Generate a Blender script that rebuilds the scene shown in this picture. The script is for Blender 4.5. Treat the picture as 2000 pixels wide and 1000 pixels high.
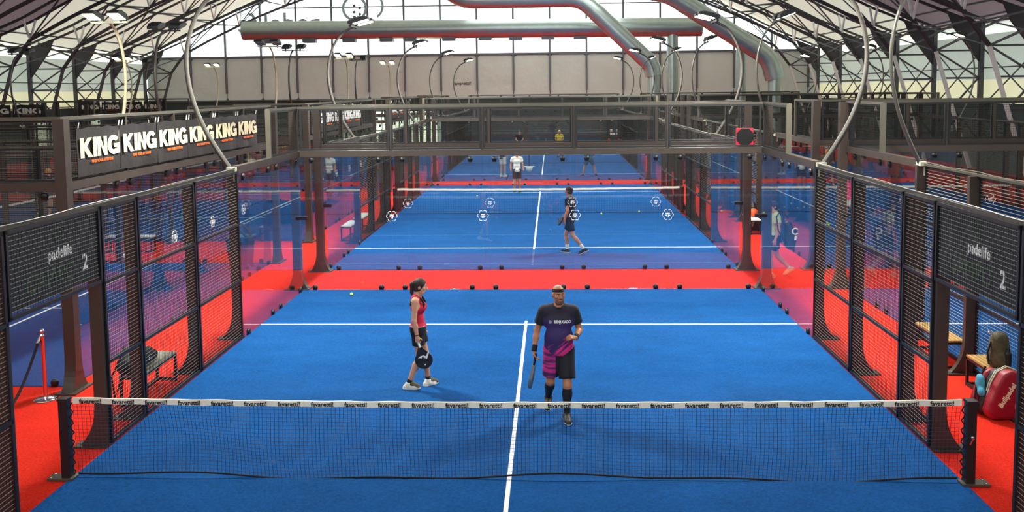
import bpy, bmesh, math, random
import numpy as np
from mathutils import Vector, Matrix, Euler
random.seed(7)
for o in list(bpy.data.objects): bpy.data.objects.remove(o)
S = bpy.context.scene
COL = S.collection
PI = math.pi
def V(*a): return Vector(a)

# ------------------------------------------------------------------ camera
CAM = (0.506997, -10.027312, 4.361331); YAW, PIT, ROL, FPX, PY = 0.0430558, 0.0864589, -0.0118611, 1814.41, 332.70
def cam_axes():
    cy, sy = math.cos(YAW), math.sin(YAW)
    f = V(-sy*math.cos(PIT), cy*math.cos(PIT), -math.sin(PIT)); r = V(cy, sy, 0); u = r.cross(f)
    c, s = math.cos(ROL), math.sin(ROL)
    return c*r+s*u, -s*r+c*u, f
_r, _u, _f = cam_axes()
cam_d = bpy.data.cameras.new('camera'); cam = bpy.data.objects.new('camera', cam_d); COL.objects.link(cam)
cam.matrix_world = Matrix(((_r.x, _u.x, -_f.x, CAM[0]), (_r.y, _u.y, -_f.y, CAM[1]), (_r.z, _u.z, -_f.z, CAM[2]), (0, 0, 0, 1)))
cam_d.sensor_width = 36; cam_d.lens = FPX/2000*36; cam_d.shift_y = -(500-PY)/2000
cam_d.clip_start = 0.1; cam_d.clip_end = 400
S.camera = cam

# ------------------------------------------------------------------ world, lights, exposure
S.view_settings.view_transform = 'Standard'; S.view_settings.look = 'None'
S.view_settings.gamma = 1; S.view_settings.use_curve_mapping = False
S.view_settings.exposure = 0.0
W = bpy.data.worlds.new('daylight'); S.world = W; W.use_nodes = True
W.node_tree.nodes['Background'].inputs[0].default_value = (0.92, 1.0, 0.97, 1)
W.node_tree.nodes['Background'].inputs[1].default_value = 4.0
try: S.cycles.transparent_max_bounces = 40
except Exception: pass
def area_light(name, loc, sx, sy, power, color=(1, 1, 1), rot=(0, 0, 0), spread=180):
    l = bpy.data.lights.new(name, 'AREA'); l.shape = 'RECTANGLE'; l.size = sx; l.size_y = sy
    l.energy = power; l.color = color; l.spread = math.radians(spread)
    o = bpy.data.objects.new(name, l); o.location = loc; o.rotation_euler = rot; COL.objects.link(o); return o
RIDGE_X = -5.5
for yy, pw in ((-4, 140), (10, 560), (24, 640), (38, 800), (52, 900), (62, 600)):     # added area lights under the roof, in place of daylight through the membrane
    area_light('roof_fill_light', (RIDGE_X+5.5, yy, 12.6), 12, 7, pw, (0.96, 1.0, 0.97))
area_light('roof_fill_light', (16, 6, 12.5), 2.5, 12, 900, (1, 0.98, 0.94), (0, math.radians(25), 0))  # added strip light high on the right, no roof opening behind it

# ------------------------------------------------------------------ materials
def srgb(r, g, b):
    f = lambda c: (c/255/12.92) if c/255 <= 0.04045 else ((c/255+0.055)/1.055)**2.4
    return (f(r), f(g), f(b), 1)
MATS = {}
def mat(name, rgb, rough=0.6, metal=0.0, spec=0.5, emit=None, noise=None, bump=None, wear=None):
    if name in MATS: return MATS[name]
    m = bpy.data.materials.new(name); m.use_nodes = True; nt = m.node_tree; N = nt.nodes; L = nt.links
    b = N['Principled BSDF']; c = srgb(*rgb)
    b.inputs['Base Color'].default_value = c; b.inputs['Roughness'].default_value = rough
    b.inputs['Metallic'].default_value = metal; b.inputs['Specular IOR Level'].default_value = spec
    tc = N.new('ShaderNodeTexCoord')
    nz = N.new('ShaderNodeTexNoise'); sc, amt = noise if noise else (6.0, 0.12)
    nz.inputs['Scale'].default_value = sc; nz.inputs['Detail'].default_value = 4
    L.new(tc.outputs['Object'], nz.inputs['Vector'])
    mx = N.new('ShaderNodeMix'); mx.data_type = 'RGBA'
    mx.inputs['A'].default_value = tuple(x*(1-amt) for x in c[:3])+(1,); mx.inputs['B'].default_value = tuple(min(1, x*(1+amt)) for x in c[:3])+(1,)
    L.new(nz.outputs['Fac'], mx.inputs['Factor']); L.new(mx.outputs['Result'], b.inputs['Base Color'])
    if bump:
        nb = N.new('ShaderNodeTexNoise'); nb.inputs['Scale'].default_value = bump[0]; nb.inputs['Detail'].default_value = 3
        L.new(tc.outputs['Object'], nb.inputs['Vector'])
        bp = N.new('ShaderNodeBump'); bp.inputs['Strength'].default_value = bump[1]; bp.inputs['Distance'].default_value = bump[2]
        L.new(nb.outputs['Fac'], bp.inputs['Height']); L.new(bp.outputs['Normal'], b.inputs['Normal'])
    if emit:
        b.inputs['Emission Color'].default_value = srgb(*emit[0]); b.inputs['Emission Strength'].default_value = emit[1]
    MATS[name] = m; return m
def carpet(name, rgb, streak):
    m = mat(name, rgb, rough=0.95, spec=0.08, noise=(34, 0.5), bump=(120, 0.4, 0.015))
    nt = m.node_tree; N = nt.nodes; L = nt.links; b = N['Principled BSDF']
    src = b.inputs['Base Color'].links[0].from_socket
    tc = [n for n in N if n.type == 'TEX_COORD'][0]
    mp = N.new('ShaderNodeMapping'); mp.inputs['Scale'].default_value = (0.5, 0.9, 1); L.new(tc.outputs['Object'], mp.inputs['Vector'])
    nz = N.new('ShaderNodeTexNoise'); nz.inputs['Scale'].default_value = 1.4; nz.inputs['Detail'].default_value = 6; nz.inputs['Roughness'].default_value = 0.65
    L.new(mp.outputs[0], nz.inputs['Vector'])
    cr = N.new('ShaderNodeMapRange'); cr.inputs['From Min'].default_value = 0.3; cr.inputs['From Max'].default_value = 0.7
    cr.inputs['To Min'].default_value = 1-streak; cr.inputs['To Max'].default_value = 1+streak; L.new(nz.outputs['Fac'], cr.inputs['Value'])
    mm = N.new('ShaderNodeVectorMath'); mm.operation = 'SCALE'; L.new(src, mm.inputs[0]); L.new(cr.outputs[0], mm.inputs['Scale'])
    L.new(mm.outputs[0], b.inputs['Base Color']); return m
M_blue = carpet('blue turf', (16, 75, 134), 0.15)
M_red = carpet('red carpet', (216, 44, 28), 0.08)
M_line = mat('white line', (235, 238, 232), 0.9, noise=(40, 0.05))
M_steel = mat('dark bronze steel', (66, 58, 51), 0.45, 0.25, noise=(5, 0.12))
M_black = mat('black steel', (22, 23, 25), 0.5, 0.1)
M_rail = mat('pale top rail', (96, 93, 82), 0.35, 0.5)
M_wire = mat('galvanised dark wire', (38, 44, 41), 0.35, 0.6)
M_clamp = mat('black clamp', (12, 13, 15), 0.4)
M_white = mat('white print', (236, 238, 232), 0.6, noise=(5, 0.03))
M_cream = mat('cream print', (226, 220, 180), 0.6, noise=(5, 0.03))
M_orange = mat('orange print', (250, 110, 30), 0.6)
M_sign = mat('charcoal sign sheet', (34, 38, 40), 0.7)
M_green_print = mat('dull green print', (52, 78, 52), 0.6)
M_banner = mat('dark banner cloth', (26, 23, 23), 0.75, bump=(3, 0.4, 0.05))
M_tape = mat('cream net tape', (238, 232, 212), 0.8, bump=(8, 0.3, 0.03))
M_cord = mat('navy net cord', (32, 28, 62), 0.8)
M_rope = mat('black rope', (14, 16, 22), 0.8)
M_truss = mat('grey truss steel', (78, 78, 84), 0.5, 0.3)
M_truss_w = mat('white truss upright', (225, 225, 225), 0.45, 0.0)
M_truss_d = mat('dark truss chord', (58, 56, 62), 0.5, 0.3)
M_duct = mat('galvanised duct', (172, 186, 182), 0.34, 0.72, noise=(2.5, 0.12))
M_pole = mat('lamp pole steel', (96, 94, 88), 0.35, 0.6)
M_polec = mat('cream lamp pole', (196, 186, 150), 0.45, 0.1)
M_lens = mat('lit floodlight lens', (255, 255, 240), 0.3, emit=((255, 252, 225), 9))
M_lens_off = mat('unlit floodlight lens', (150, 155, 150), 0.2)
M_lamphead = mat('floodlight housing', (38, 40, 42), 0.45, 0.2)
M_lampwhite = mat('pale lamp bracket', (205, 205, 180), 0.4)
M_wallpanel = None
M_walldark = mat('dark lower wall', (56, 74, 72), 0.8)
M_mullion = mat('grey mullion', (104, 108, 112), 0.5, 0.3)
M_wood = mat('pale wood slats', (176, 142, 84), 0.5, noise=(14, 0.25))
M_benchtop = mat('grey bench top', (150, 150, 130), 0.5)
M_skin = mat('skin', (206, 150, 118), 0.55, noise=(9, 0.07))
M_skin2 = mat('tanned skin', (186, 122, 88), 0.55, noise=(9, 0.07))
M_hair = mat('dark brown hair', (44, 30, 24), 0.6, noise=(60, 0.35), bump=(120, 0.5, 0.01))
M_hairb = mat('black hair', (20, 18, 18), 0.6, noise=(60, 0.3))
M_blackcloth = mat('black cloth', (18, 20, 24), 0.85, noise=(8, 0.2), bump=(25, 0.25, 0.01))
M_whitecloth = mat('white cloth', (218, 216, 204), 0.85, bump=(14, 0.4, 0.015))
M_redcloth = mat('crimson cloth', (196, 24, 62), 0.8, bump=(20, 0.3, 0.01))
M_yellow = mat('yellow cloth', (222, 204, 60), 0.8)
M_lime = mat('pale green cloth', (196, 214, 150), 0.8, bump=(12, 0.4, 0.015))
M_ball = mat('tennis ball', (214, 236, 84), 0.9, noise=(60, 0.1))
M_eye = mat('eye white', (225, 220, 212), 0.3)
M_shoe = mat('white shoe', (226, 224, 214), 0.6)
M_bagred = mat('red bag', (146, 12, 34), 0.45, bump=(10, 0.3, 0.02))
M_bagblk = mat('black bag', (22, 22, 24), 0.55, bump=(14, 0.5, 0.03))
M_bagolive = mat('dark olive camouflage bag', (78, 72, 48), 0.7, noise=(18, 0.6), bump=(12, 0.6, 0.03))
M_teal = mat('blue towel', (70, 160, 190), 0.8)
M_chrome = mat('chrome', (215, 215, 215), 0.12, 1.0)
M_leaf = mat('green leaves', (88, 150, 48), 0.6, noise=(9, 0.5))
M_trunk = mat('brown stem', (84, 62, 42), 0.8)
M_concrete = mat('grey planter', (120, 118, 112), 0.8)
def glass_mat(name, tint, ior=1.5):
    m = bpy.data.materials.new(name); m.use_nodes = True; nt = m.node_tree; N = nt.nodes; L = nt.links; N.clear()
    out = N.new('ShaderNodeOutputMaterial'); mx = N.new('ShaderNodeMixShader'); t = N.new('ShaderNodeBsdfTransparent'); g = N.new('ShaderNodeBsdfGlossy')
    t.inputs[0].default_value = tint+(1,); g.inputs['Roughness'].default_value = 0.0
    fr = N.new('ShaderNodeFresnel'); ge = N.new('ShaderNodeNewGeometry'); mi = N.new('ShaderNodeMix')
    mi.inputs['A'].default_value = ior; mi.inputs['B'].default_value = 1/ior; L.new(ge.outputs['Backfacing'], mi.inputs['Factor']); L.new(mi.outputs['Result'], fr.inputs['IOR'])
    L.new(fr.outputs[0], mx.inputs[0]); L.new(t.outputs[0], mx.inputs[1]); L.new(g.outputs[0], mx.inputs[2]); L.new(mx.outputs[0], out.inputs[0])
    return m
M_glass = glass_mat('court glass', (0.955, 0.975, 0.975), 1.5)
def membrane(name, rgb, trans, emit=0.0, tcol=None):
    m = bpy.data.materials.new(name); m.use_nodes = True; nt = m.node_tree; N = nt.nodes; L = nt.links; N.clear()
    out = N.new('ShaderNodeOutputMaterial'); mx = N.new('ShaderNodeMixShader'); d = N.new('ShaderNodeBsdfDiffuse'); t = N.new('ShaderNodeBsdfTranslucent')
    tc = N.new('ShaderNodeTexCoord'); nz = N.new('ShaderNodeTexNoise'); nz.inputs['Scale'].default_value = 0.35; nz.inputs['Detail'].default_value = 5
    L.new(tc.outputs['Object'], nz.inputs['Vector'])
    mc = N.new('ShaderNodeMix'); mc.data_type = 'RGBA'; c = srgb(*rgb)
    mc.inputs['A'].default_value = tuple(x*0.86 for x in c[:3])+(1,); mc.inputs['B'].default_value = tuple(min(1, x*1.1) for x in c[:3])+(1,)
    L.new(nz.outputs['Fac'], mc.inputs['Factor']); L.new(mc.outputs['Result'], d.inputs[0])
    t.inputs[0].default_value = srgb(*(tcol or rgb)); mx.inputs[0].default_value = trans
    bp = N.new('ShaderNodeBump'); bp.inputs['Strength'].default_value = 0.6; bp.inputs['Distance'].default_value = 0.4
    L.new(nz.outputs['Fac'], bp.inputs['Height']); L.new(bp.outputs[0], d.inputs['Normal'])
    L.new(d.outputs[0], mx.inputs[1]); L.new(t.outputs[0], mx.inputs[2])
    if emit:
        e = N.new('ShaderNodeEmission'); e.inputs[0].default_value = srgb(*(tcol or rgb)); e.inputs[1].default_value = emit
        a = N.new('ShaderNodeAddShader'); L.new(mx.outputs[0], a.inputs[0]); L.new(e.outputs[0], a.inputs[1]); L.new(a.outputs[0], out.inputs[0])
    else: L.new(mx.outputs[0], out.inputs[0])
    return m
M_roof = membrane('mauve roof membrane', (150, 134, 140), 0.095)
M_roof_gablelit = membrane('roof membrane with painted gable light', (234, 232, 214), 0.17)  # far roof in a paler copy: light from the bright gable put into the colour
M_wallpanel = membrane('grey wall panel with added glow', (188, 196, 188), 0.05, emit=0.14)  # weak emission added to brighten the end wall
M_eave = membrane('bright eave strip', (236, 240, 232), 0.4)
M_side = membrane('pale side membrane', (196, 204, 202), 0.13, tcol=(212, 224, 208))
M_side_sunglow = membrane('lower side membrane with painted sun glow', (224, 222, 196), 0.17, tcol=(244, 240, 196))  # yellow glow of the sun outside put into the sheet colour
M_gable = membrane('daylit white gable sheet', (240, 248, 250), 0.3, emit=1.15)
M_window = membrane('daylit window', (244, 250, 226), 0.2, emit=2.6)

# ------------------------------------------------------------------ object helpers
def tag(o, label=None, cat=None, group=None, kind=None):
    if label: o['label'] = label
    if cat: o['category'] = cat
    if group: o['group'] = group
    if kind: o['kind'] = kind
    return o
def link(name, me, parent=None, loc=(0, 0, 0), rot=(0, 0, 0), scale=None):
    o = bpy.data.objects.new(name, me); COL.objects.link(o); o.location = loc; o.rotation_euler = rot
    if scale: o.scale = scale
    if parent is not None: o.parent = parent
    return o
def empty(name, loc=(0, 0, 0), rz=0.0, label=None, cat=None, group=None):
    o = bpy.data.objects.new(name, None); o.empty_display_size = 0.2; COL.objects.link(o)
    o.location = loc; o.rotation_euler = (0, 0, rz); tag(o, label, cat, group); return o
KIDS = {}
def copy_tree(o, parent=None):
    c = o.copy(); COL.objects.link(c)
    if parent is not None: c.parent = parent
    for ch in list(o.children):
        copy_tree(ch, c)
    return c
class MB:
    """collects simple solids and makes one mesh of them"""
    def __init__(s): s.v = []; s.f = []; s.m = []; s.mats = []; s.cm = 0; s.smooth = []
    def use(s, m):
        if m not in s.mats: s.mats.append(m)
        s.cm = s.mats.index(m); return s
    def add(s, vs, fs, smooth=False):
        b = len(s.v); s.v += [tuple(v) for v in vs]
        for f in fs: s.f.append([b+i for i in f]); s.m.append(s.cm); s.smooth.append(smooth)
        return s
    def box(s, c, d, rot=None):
        cx, cy, cz = c; x, y, z = d[0]/2, d[1]/2, d[2]/2
        vs = [V(sx*x, sy*y, sz*z) for sx in (-1, 1) for sy in (-1, 1) for sz in (-1, 1)]
        if rot is not None:
            R = rot if isinstance(rot, Matrix) else Euler(rot).to_matrix()
            vs = [R @ v for v in vs]
        vs = [(v.x+cx, v.y+cy, v.z+cz) for v in vs]
        return s.add(vs, [(0, 1, 3, 2), (4, 6, 7, 5), (0, 4, 5, 1), (2, 3, 7, 6), (0, 2, 6, 4), (1, 5, 7, 3)])
    def bar(s, a, b, w, h=None, up=(0, 0, 1)):
        a = V(*a); b = V(*b); h = h or w; d = (b-a); L = d.length; d = d.normalized(); up = V(*up)
        if abs(d.dot(up)) > 0.99: up = V(1, 0, 0)
        x = d.cross(up).normalized(); z = x.cross(d)
        return s.box(tuple((a+b)/2), (w, L, h), Matrix((x, d, z)).transposed())
    def tube(s, pts, r, n=8, cap=True):
        pts = [V(*p) for p in pts]; k = len(pts); rs = r if isinstance(r, (list, tuple)) else [r]*k
        vs = []; prev = None
        for i, p in enumerate(pts):
            t = (pts[min(i+1, k-1)]-pts[max(i-1, 0)]).normalized()
            if prev is None:
                a = V(0, 0, 1) if abs(t.z) < 0.9 else V(1, 0, 0)
                x = t.cross(a).normalized()
            else: x = (prev-t*prev.dot(t)).normalized()
            prev = x; y = t.cross(x)
            vs += [p+(x*math.cos(2*PI*j/n)+y*math.sin(2*PI*j/n))*rs[i] for j in range(n)]
        fs = [(i*n+j, i*n+(j+1) % n, (i+1)*n+(j+1) % n, (i+1)*n+j) for i in range(k-1) for j in range(n)]
        s.add(vs, fs, n > 4)
        if cap: s.add(vs[:n], [tuple(range(n))[::-1]]); s.add(vs[-n:], [tuple(range(n))])
        return s
    def lathe(s, c, prof, n=20, axis='z'):
        vs = []
        for r, z in prof:
            for j in range(n):
                a = 2*PI*j/n; x, y = r*math.cos(a), r*math.sin(a)
                vs.append({'z': (c[0]+x, c[1]+y, c[2]+z), 'y': (c[0]+x, c[1]+z, c[2]+y), 'x': (c[0]+z, c[1]+x, c[2]+y)}[axis])
        k = len(prof)
        fs = [(i*n+j, i*n+(j+1) % n, (i+1)*n+(j+1) % n, (i+1)*n+j) for i in range(k-1) for j in range(n)]
        s.add(vs, fs, True); s.add(vs[:n], [tuple(range(n))]); s.add(vs[-n:], [tuple(range(n))]); return s
    def prism(s, poly, z0, z1, plane='xy', off=(0, 0, 0)):
        """polygon extruded; plane names the two axes of the polygon"""
        n = len(poly)
        def P(a, b, c):
            if plane == 'xy': q = (a, b, c)
            elif plane == 'xz': q = (a, c, b)
            else: q = (c, a, b)
            return (q[0]+off[0], q[1]+off[1], q[2]+off[2])
        vs = [P(a, b, z0) for a, b in poly]+[P(a, b, z1) for a, b in poly]
        fs = [tuple(range(n))[::-1], tuple(range(n, 2*n))]+[(i, (i+1) % n, n+(i+1) % n, n+i) for i in range(n)]
        return s.add(vs, fs)
    def sphere(s, c, r, n=12, sc=(1, 1, 1)):
        prof = [(r*math.sin(PI*i/n), -r*math.cos(PI*i/n)) for i in range(n+1)]
        b = len(s.v); s.lathe((0, 0, 0), prof, n*2)
        for i in range(b, len(s.v)):
            x, y, z = s.v[i]; s.v[i] = (x*sc[0]+c[0], y*sc[1]+c[1], z*sc[2]+c[2])
        return s
    def mesh(s, name, m=None, fix=True):
        me = bpy.data.meshes.new(name); me.from_pydata(s.v, [], s.f)
        if s.mats:
            for q in s.mats: me.materials.append(q)
            me.polygons.foreach_set('material_index', s.m)
        elif m: me.materials.append(m)
        me.polygons.foreach_set('use_smooth', s.smooth)
        if fix:
            bm = bmesh.new(); bm.from_mesh(me); bmesh.ops.recalc_face_normals(bm, faces=bm.faces); bm.to_mesh(me); bm.free()
        me.update(); return me
    def build(s, name, m=None, parent=None, loc=(0, 0, 0), rot=(0, 0, 0)):
        return link(name, s.mesh(name, m), parent, loc, rot)
def struct(o): o['kind'] = 'structure'; return o

# text as extruded mesh
def text_mesh(body, size, m, depth=0.004, bold=0.0, align='CENTER', mirror=False, shear=0.0, spacing=1.0):
    cu = bpy.data.curves.new('txt', 'FONT'); cu.body = body; cu.size = size; cu.extrude = depth/2; cu.offset = bold
    cu.align_x = align; cu.align_y = 'CENTER'; cu.resolution_u = 3; cu.shear = shear; cu.space_character = spacing
    o = bpy.data.objects.new('txt', cu); COL.objects.link(o)
    dg = bpy.context.evaluated_depsgraph_get(); dg.update()
    me = bpy.data.meshes.new_from_object(o.evaluated_get(dg))
    bpy.data.objects.remove(o); bpy.data.curves.remove(cu)
    if mirror:
        for v in me.vertices: v.co.x = -v.co.x
        me.flip_normals()
    me.materials.clear(); me.materials.append(m); return me
# heavy KING word built from polygons, 1 unit high
def king_mesh(h, m, depth=0.006):
    b = MB()
    b.prism([(0, 0), (.24, 0), (.24, 1), (0, 1)], 0, depth)
    b.prism([(.24, .42), (.50, 0), (.80, 0), (.42, .56), (.78, 1), (.50, 1), (.24, .68)], 0, depth)
    b.prism([(.84, 0), (1.08, 0), (1.08, 1), (.84, 1)], 0, depth)
    b.prism([(1.13, 0), (1.35, 0), (1.35, 1), (1.13, 1)], 0, depth)
    b.prism([(1.35, 1), (1.35, .62), (1.58, 0), (1.58, .38)], 0, depth)
    b.prism([(1.58, 0), (1.80, 0), (1.80, 1), (1.58, 1)], 0, depth)
    cx, cy = 2.28, .5; n = 22; a0, a1 = math.radians(38), math.radians(318)
    for i in range(n):
        t0 = a0+(a1-a0)*i/n; t1 = a0+(a1-a0)*(i+1)/n
        q = [(cx+.44*math.cos(t0), cy+.52*math.sin(t0)), (cx+.44*math.cos(t1), cy+.52*math.sin(t1)), (cx+.19*math.cos(t1), cy+.27*math.sin(t1)), (cx+.19*math.cos(t0), cy+.27*math.sin(t0))]
        b.prism(q, 0, depth)
    b.prism([(2.30, .36), (2.72, .36), (2.72, .56), (2.30, .56)], 0, depth); b.prism([(2.50, .02), (2.72, .02), (2.72, .40), (2.50, .40)], 0, depth)
    b.v = [(x*h*.84, y*h, z) for x, y, z in b.v]
    return b.mesh('king', m)
RX = math.radians(90)

# ------------------------------------------------------------------ the hall
HX = -5.77                      # centre line of the hall
def lower_z(u):
    u = abs(u)
    if u > 24.8: return 6.1+(26-u)/1.2*1.6
    return 14.6-6.5*(u/24)**1.925
def upper_z(u):
    u = abs(u); return lower_z(u)+1.25 if u <= 24.8 else 8.82-(u-24.8)*0.38
YB, YF = -14.0, 69.0
b = MB(); b.box((HX, 27, -0.1), (62, 92, 0.2)); struct(b.build('floor', M_red))
def roof_strip(name, y0, y1, m):
    b = MB(); us = [-29.2, -28.3, -24.8]+[-22+2*i for i in range(23)]+[24.8, 28.3, 29.2]; vs = []; ny = max(2, int((y1-y0)/1.5)); th = 0.06
    for k in (0,):
        for j in range(ny+1):
            y = y0+(y1-y0)*j/ny
            sag = 0.10*math.sin(PI*((YF-0.3-y) % 6.0)/6.0)
            for u in us: vs.append((HX+u, y, upper_z(u)+0.22+sag+k*th))
    n = len(us); fs = []; K = n*(ny+1)
    for k in (0,):
        for j in range(ny):
            for i in range(n-1):
                a = k*K+j*n+i; fs.append((a, a+1, a+n+1, a+n))
    b.add(vs, fs, True); o = b.build(name, m); return struct(o)
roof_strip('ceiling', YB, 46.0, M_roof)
roof_strip('ceiling', 46.0, YF, M_roof_gablelit)
# side walls: a pale membrane bulging between the columns, yellow sun glow painted into a lower band
for side, nm in ((-1, 'wall_left'), (1, 'wall_right')):
    b = MB(); zs = [0, 1.2, 2.4, 3.4, 4.6, 5.1, 5.6, 6.2, 6.9, 7.45]
    ys = [YB+(YF-YB)*j/84 for j in range(85)]; vs = []
    for y in ys:
        ph = ((YF-0.3-y) % 6.0)/6.0; bul = math.sin(PI*ph)
        for z in zs:
            vs.append((HX+side*(28.55+0.28*bul*math.sin(PI*min(1, z/7.45))), y, z))
    n = len(zs); b.use(M_side_sunglow); b.use(M_walldark); b.mats = [M_side, M_side_sunglow, M_walldark, M_eave]; b.cm = 0; fs = [(j*n+i, j*n+i+1, (j+1)*n+i+1, (j+1)*n+i) for j in range(len(ys)-1) for i in range(n-1)]
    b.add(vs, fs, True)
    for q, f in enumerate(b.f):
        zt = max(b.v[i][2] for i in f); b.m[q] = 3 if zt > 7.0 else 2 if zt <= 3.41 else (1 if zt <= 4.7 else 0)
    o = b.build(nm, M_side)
    struct(o)
    b = MB(); b.box((HX+side*28.4, 27.5, 7.5), (0.16, YF-YB, 0.10)); struct(b.build('trim_1' if side < 0 else 'trim_2', M_rail))
# end wall: dark base, grey panels with an added glow, daylit gable
b = MB(); ZG = 7.4
xs0 = 1003; MX0 = -2.67       # one mullion stands at this x, the others every 3.08 m
mxs = [MX0+3.08*k for k in range(-10, 11) if abs(MX0+3.08*k-HX) < 28.3]
b.use(M_walldark)
wx0, wx1 = -14.9, -8.9
b.box(((HX-28.5+wx0)/2, YF+0.1, 1.85), (wx0-HX+28.5, 0.2, 3.7)); b.box(((HX+28.5+wx1)/2, YF+0.1, 1.85), (HX+28.5-wx1, 0.2, 3.7)); b.box(((wx0+wx1)/2, YF+0.1, 3.2), (wx1-wx0, 0.2, 1.0))
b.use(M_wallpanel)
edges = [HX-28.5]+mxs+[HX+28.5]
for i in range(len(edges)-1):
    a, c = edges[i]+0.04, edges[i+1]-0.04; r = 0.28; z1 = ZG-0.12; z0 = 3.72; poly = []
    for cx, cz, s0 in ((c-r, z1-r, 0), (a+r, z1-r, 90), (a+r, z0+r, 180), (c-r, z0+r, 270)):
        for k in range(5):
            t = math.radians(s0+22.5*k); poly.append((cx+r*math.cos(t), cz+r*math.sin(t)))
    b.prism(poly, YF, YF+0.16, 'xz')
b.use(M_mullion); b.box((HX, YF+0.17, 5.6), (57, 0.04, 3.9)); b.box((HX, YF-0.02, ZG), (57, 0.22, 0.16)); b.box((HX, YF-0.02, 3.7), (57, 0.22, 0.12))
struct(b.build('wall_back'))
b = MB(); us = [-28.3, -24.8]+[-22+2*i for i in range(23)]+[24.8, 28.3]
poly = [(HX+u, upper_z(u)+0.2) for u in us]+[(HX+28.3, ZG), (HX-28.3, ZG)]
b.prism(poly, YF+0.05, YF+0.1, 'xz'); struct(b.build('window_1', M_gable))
for i, x in enumerate(mxs):
    b = MB(); zt = upper_z(x-HX)+0.1
    b.box((x, YF-0.08, (4.3+zt)/2), (0.16, 0.18, zt-4.3)); struct(b.build('trim_%d' % (i+3), M_mullion))
b = MB(); b.box((HX+3, YF-0.05, 11.5), (40, 0.12, 0.10)); struct(b.build('trim_%d' % (len(mxs)+3), M_mullion))
n = 0
for i in range(5):
    x = wx0+0.6+1.2*i
    b = MB(); b.box((x, YF+0.12, 1.35), (1.10, 0.04, 2.7)); o = struct(b.build('window_%d' % (i+2), M_window))
    f = MB(); f.box((-0.59, 0, 0), (0.08, 0.14, 2.7)); f.box((0, 0, -0.3), (1.16, 0.1, 0.06)); f.box((0.3, 0, 0), (0.05, 0.1, 2.7)); f.v = [(x+p[0], YF+0.05+p[1], 1.35+p[2]) for p in f.v]
    f.build('window_frame', M_mullion, o)
b = MB(); b.box((HX, YB-0.1, 4.2), (58, 0.2, 8.4)); struct(b.build('wall_front', M_wallpanel))
# roof trusses, one every 6 m; a triangular girder bent over the hall on lattice legs
def make_truss():
    r = empty('roof_truss', (HX, 0, 0))
    us = [-26, -24.8, -22.4]+[-20+2.0*i for i in range(21)]+[22.4, 24.8, 26]
    b = MB()
    for i in range(len(us)-1): b.bar((us[i], 0, lower_z(us[i])), (us[i+1], 0, lower_z(us[i+1])), 0.17)
    b.build('lower_chord', M_truss_d, r)
    uu = [-28.3]+us[1:-1]+[28.3]
    for s in (-0.7, 0.7):
        b = MB()
        for i in range(len(uu)-1): b.bar((uu[i], s, upper_z(uu[i])), (uu[i+1], s, upper_z(uu[i+1])), 0.13)
        b.build('upper_chord', M_truss_d, r)
    for k, u in enumerate(us[1:-1]):
        for s in (-0.7, 0.7):
            if k % 2 == 0:
                b = MB(); b.bar((u, 0, lower_z(u)), (u, s, upper_z(u)), 0.10); b.build('web_upright', M_truss_w, r)
            w = us[2:-1]+[26]
            t = us[1:][k+1] if k+2 < len(us) else 26
            if abs(t) < 25:
                a, c = (u, t) if k % 2 == 0 else (t, u)
                b = MB(); b.bar((a, 0, lower_z(a)), (c, s, upper_z(c)), 0.07); b.build('web_diagonal', M_truss, r)
    for k, u in enumerate(us[2:-2]):
        b = MB(); b.bar((u, -0.7, upper_z(u)), (u, 0.7, upper_z(u)), 0.06); b.build('cross_tie', M_truss, r)
    for s in (-1, 1):
        b = MB(); b.bar((28.3*s, 0, 0), (28.3*s, 0, 7.5), 0.22); b.build('outer_column', M_truss, r)
        b = MB(); b.bar((27.9*s, 0, 0), (26*s, 0, 6.1), 0.16); b.build('leaning_leg', M_truss_w if s > 0 else M_truss, r)
        b = MB(); b.prism([(28.2*s, 5.5), (28.2*s, 7.5), (26.5*s, 8.1), (26.9*s, 7.2)][::s], -0.06, 0.06, 'xz'); b.build('gusset_plate', M_truss_d, r)
        for z, dz in ((6.1, -1.4), (4.7, -1.5), (3.2, -1.6), (1.6, 0)):
            xi = lambda zz: (27.9-1.9*zz/6.1)*s
            b = MB(); b.bar((xi(z), 0, z), (28.2*s, 0, z), 0.09); b.build('lattice_rung', M_truss, r)
            if dz: b = MB(); b.bar((xi(z), 0, z) if z != 4.7 else (28.2*s, 0, z), (28.2*s, 0, z+dz) if z != 4.7 else (xi(z+dz), 0, z+dz), 0.08); b.build('lattice_diagonal', M_truss, r)
    return r
ORD = ['farthest roof truss, standing right against the white end gable', 'second roof truss from the end gable', 'third roof truss from the end gable', 'fourth roof truss from the end gable', 'fifth roof truss from the end gable, above the round duct', 'sixth roof truss from the end gable', 'seventh roof truss from the end gable, second nearest to the viewer', 'nearest roof truss, only its feet and haunches in view']
tr0 = make_truss()
TY = [68.1-5.85*k for k in range(8)]
for k, y in enumerate(TY):
    t = tr0 if k == 0 else copy_tree(tr0)
    t.location = (HX, y, 0); tag(t, 'grey steel '+ORD[k], 'roof truss', 'steel trusses carrying the membrane roof')
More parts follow.
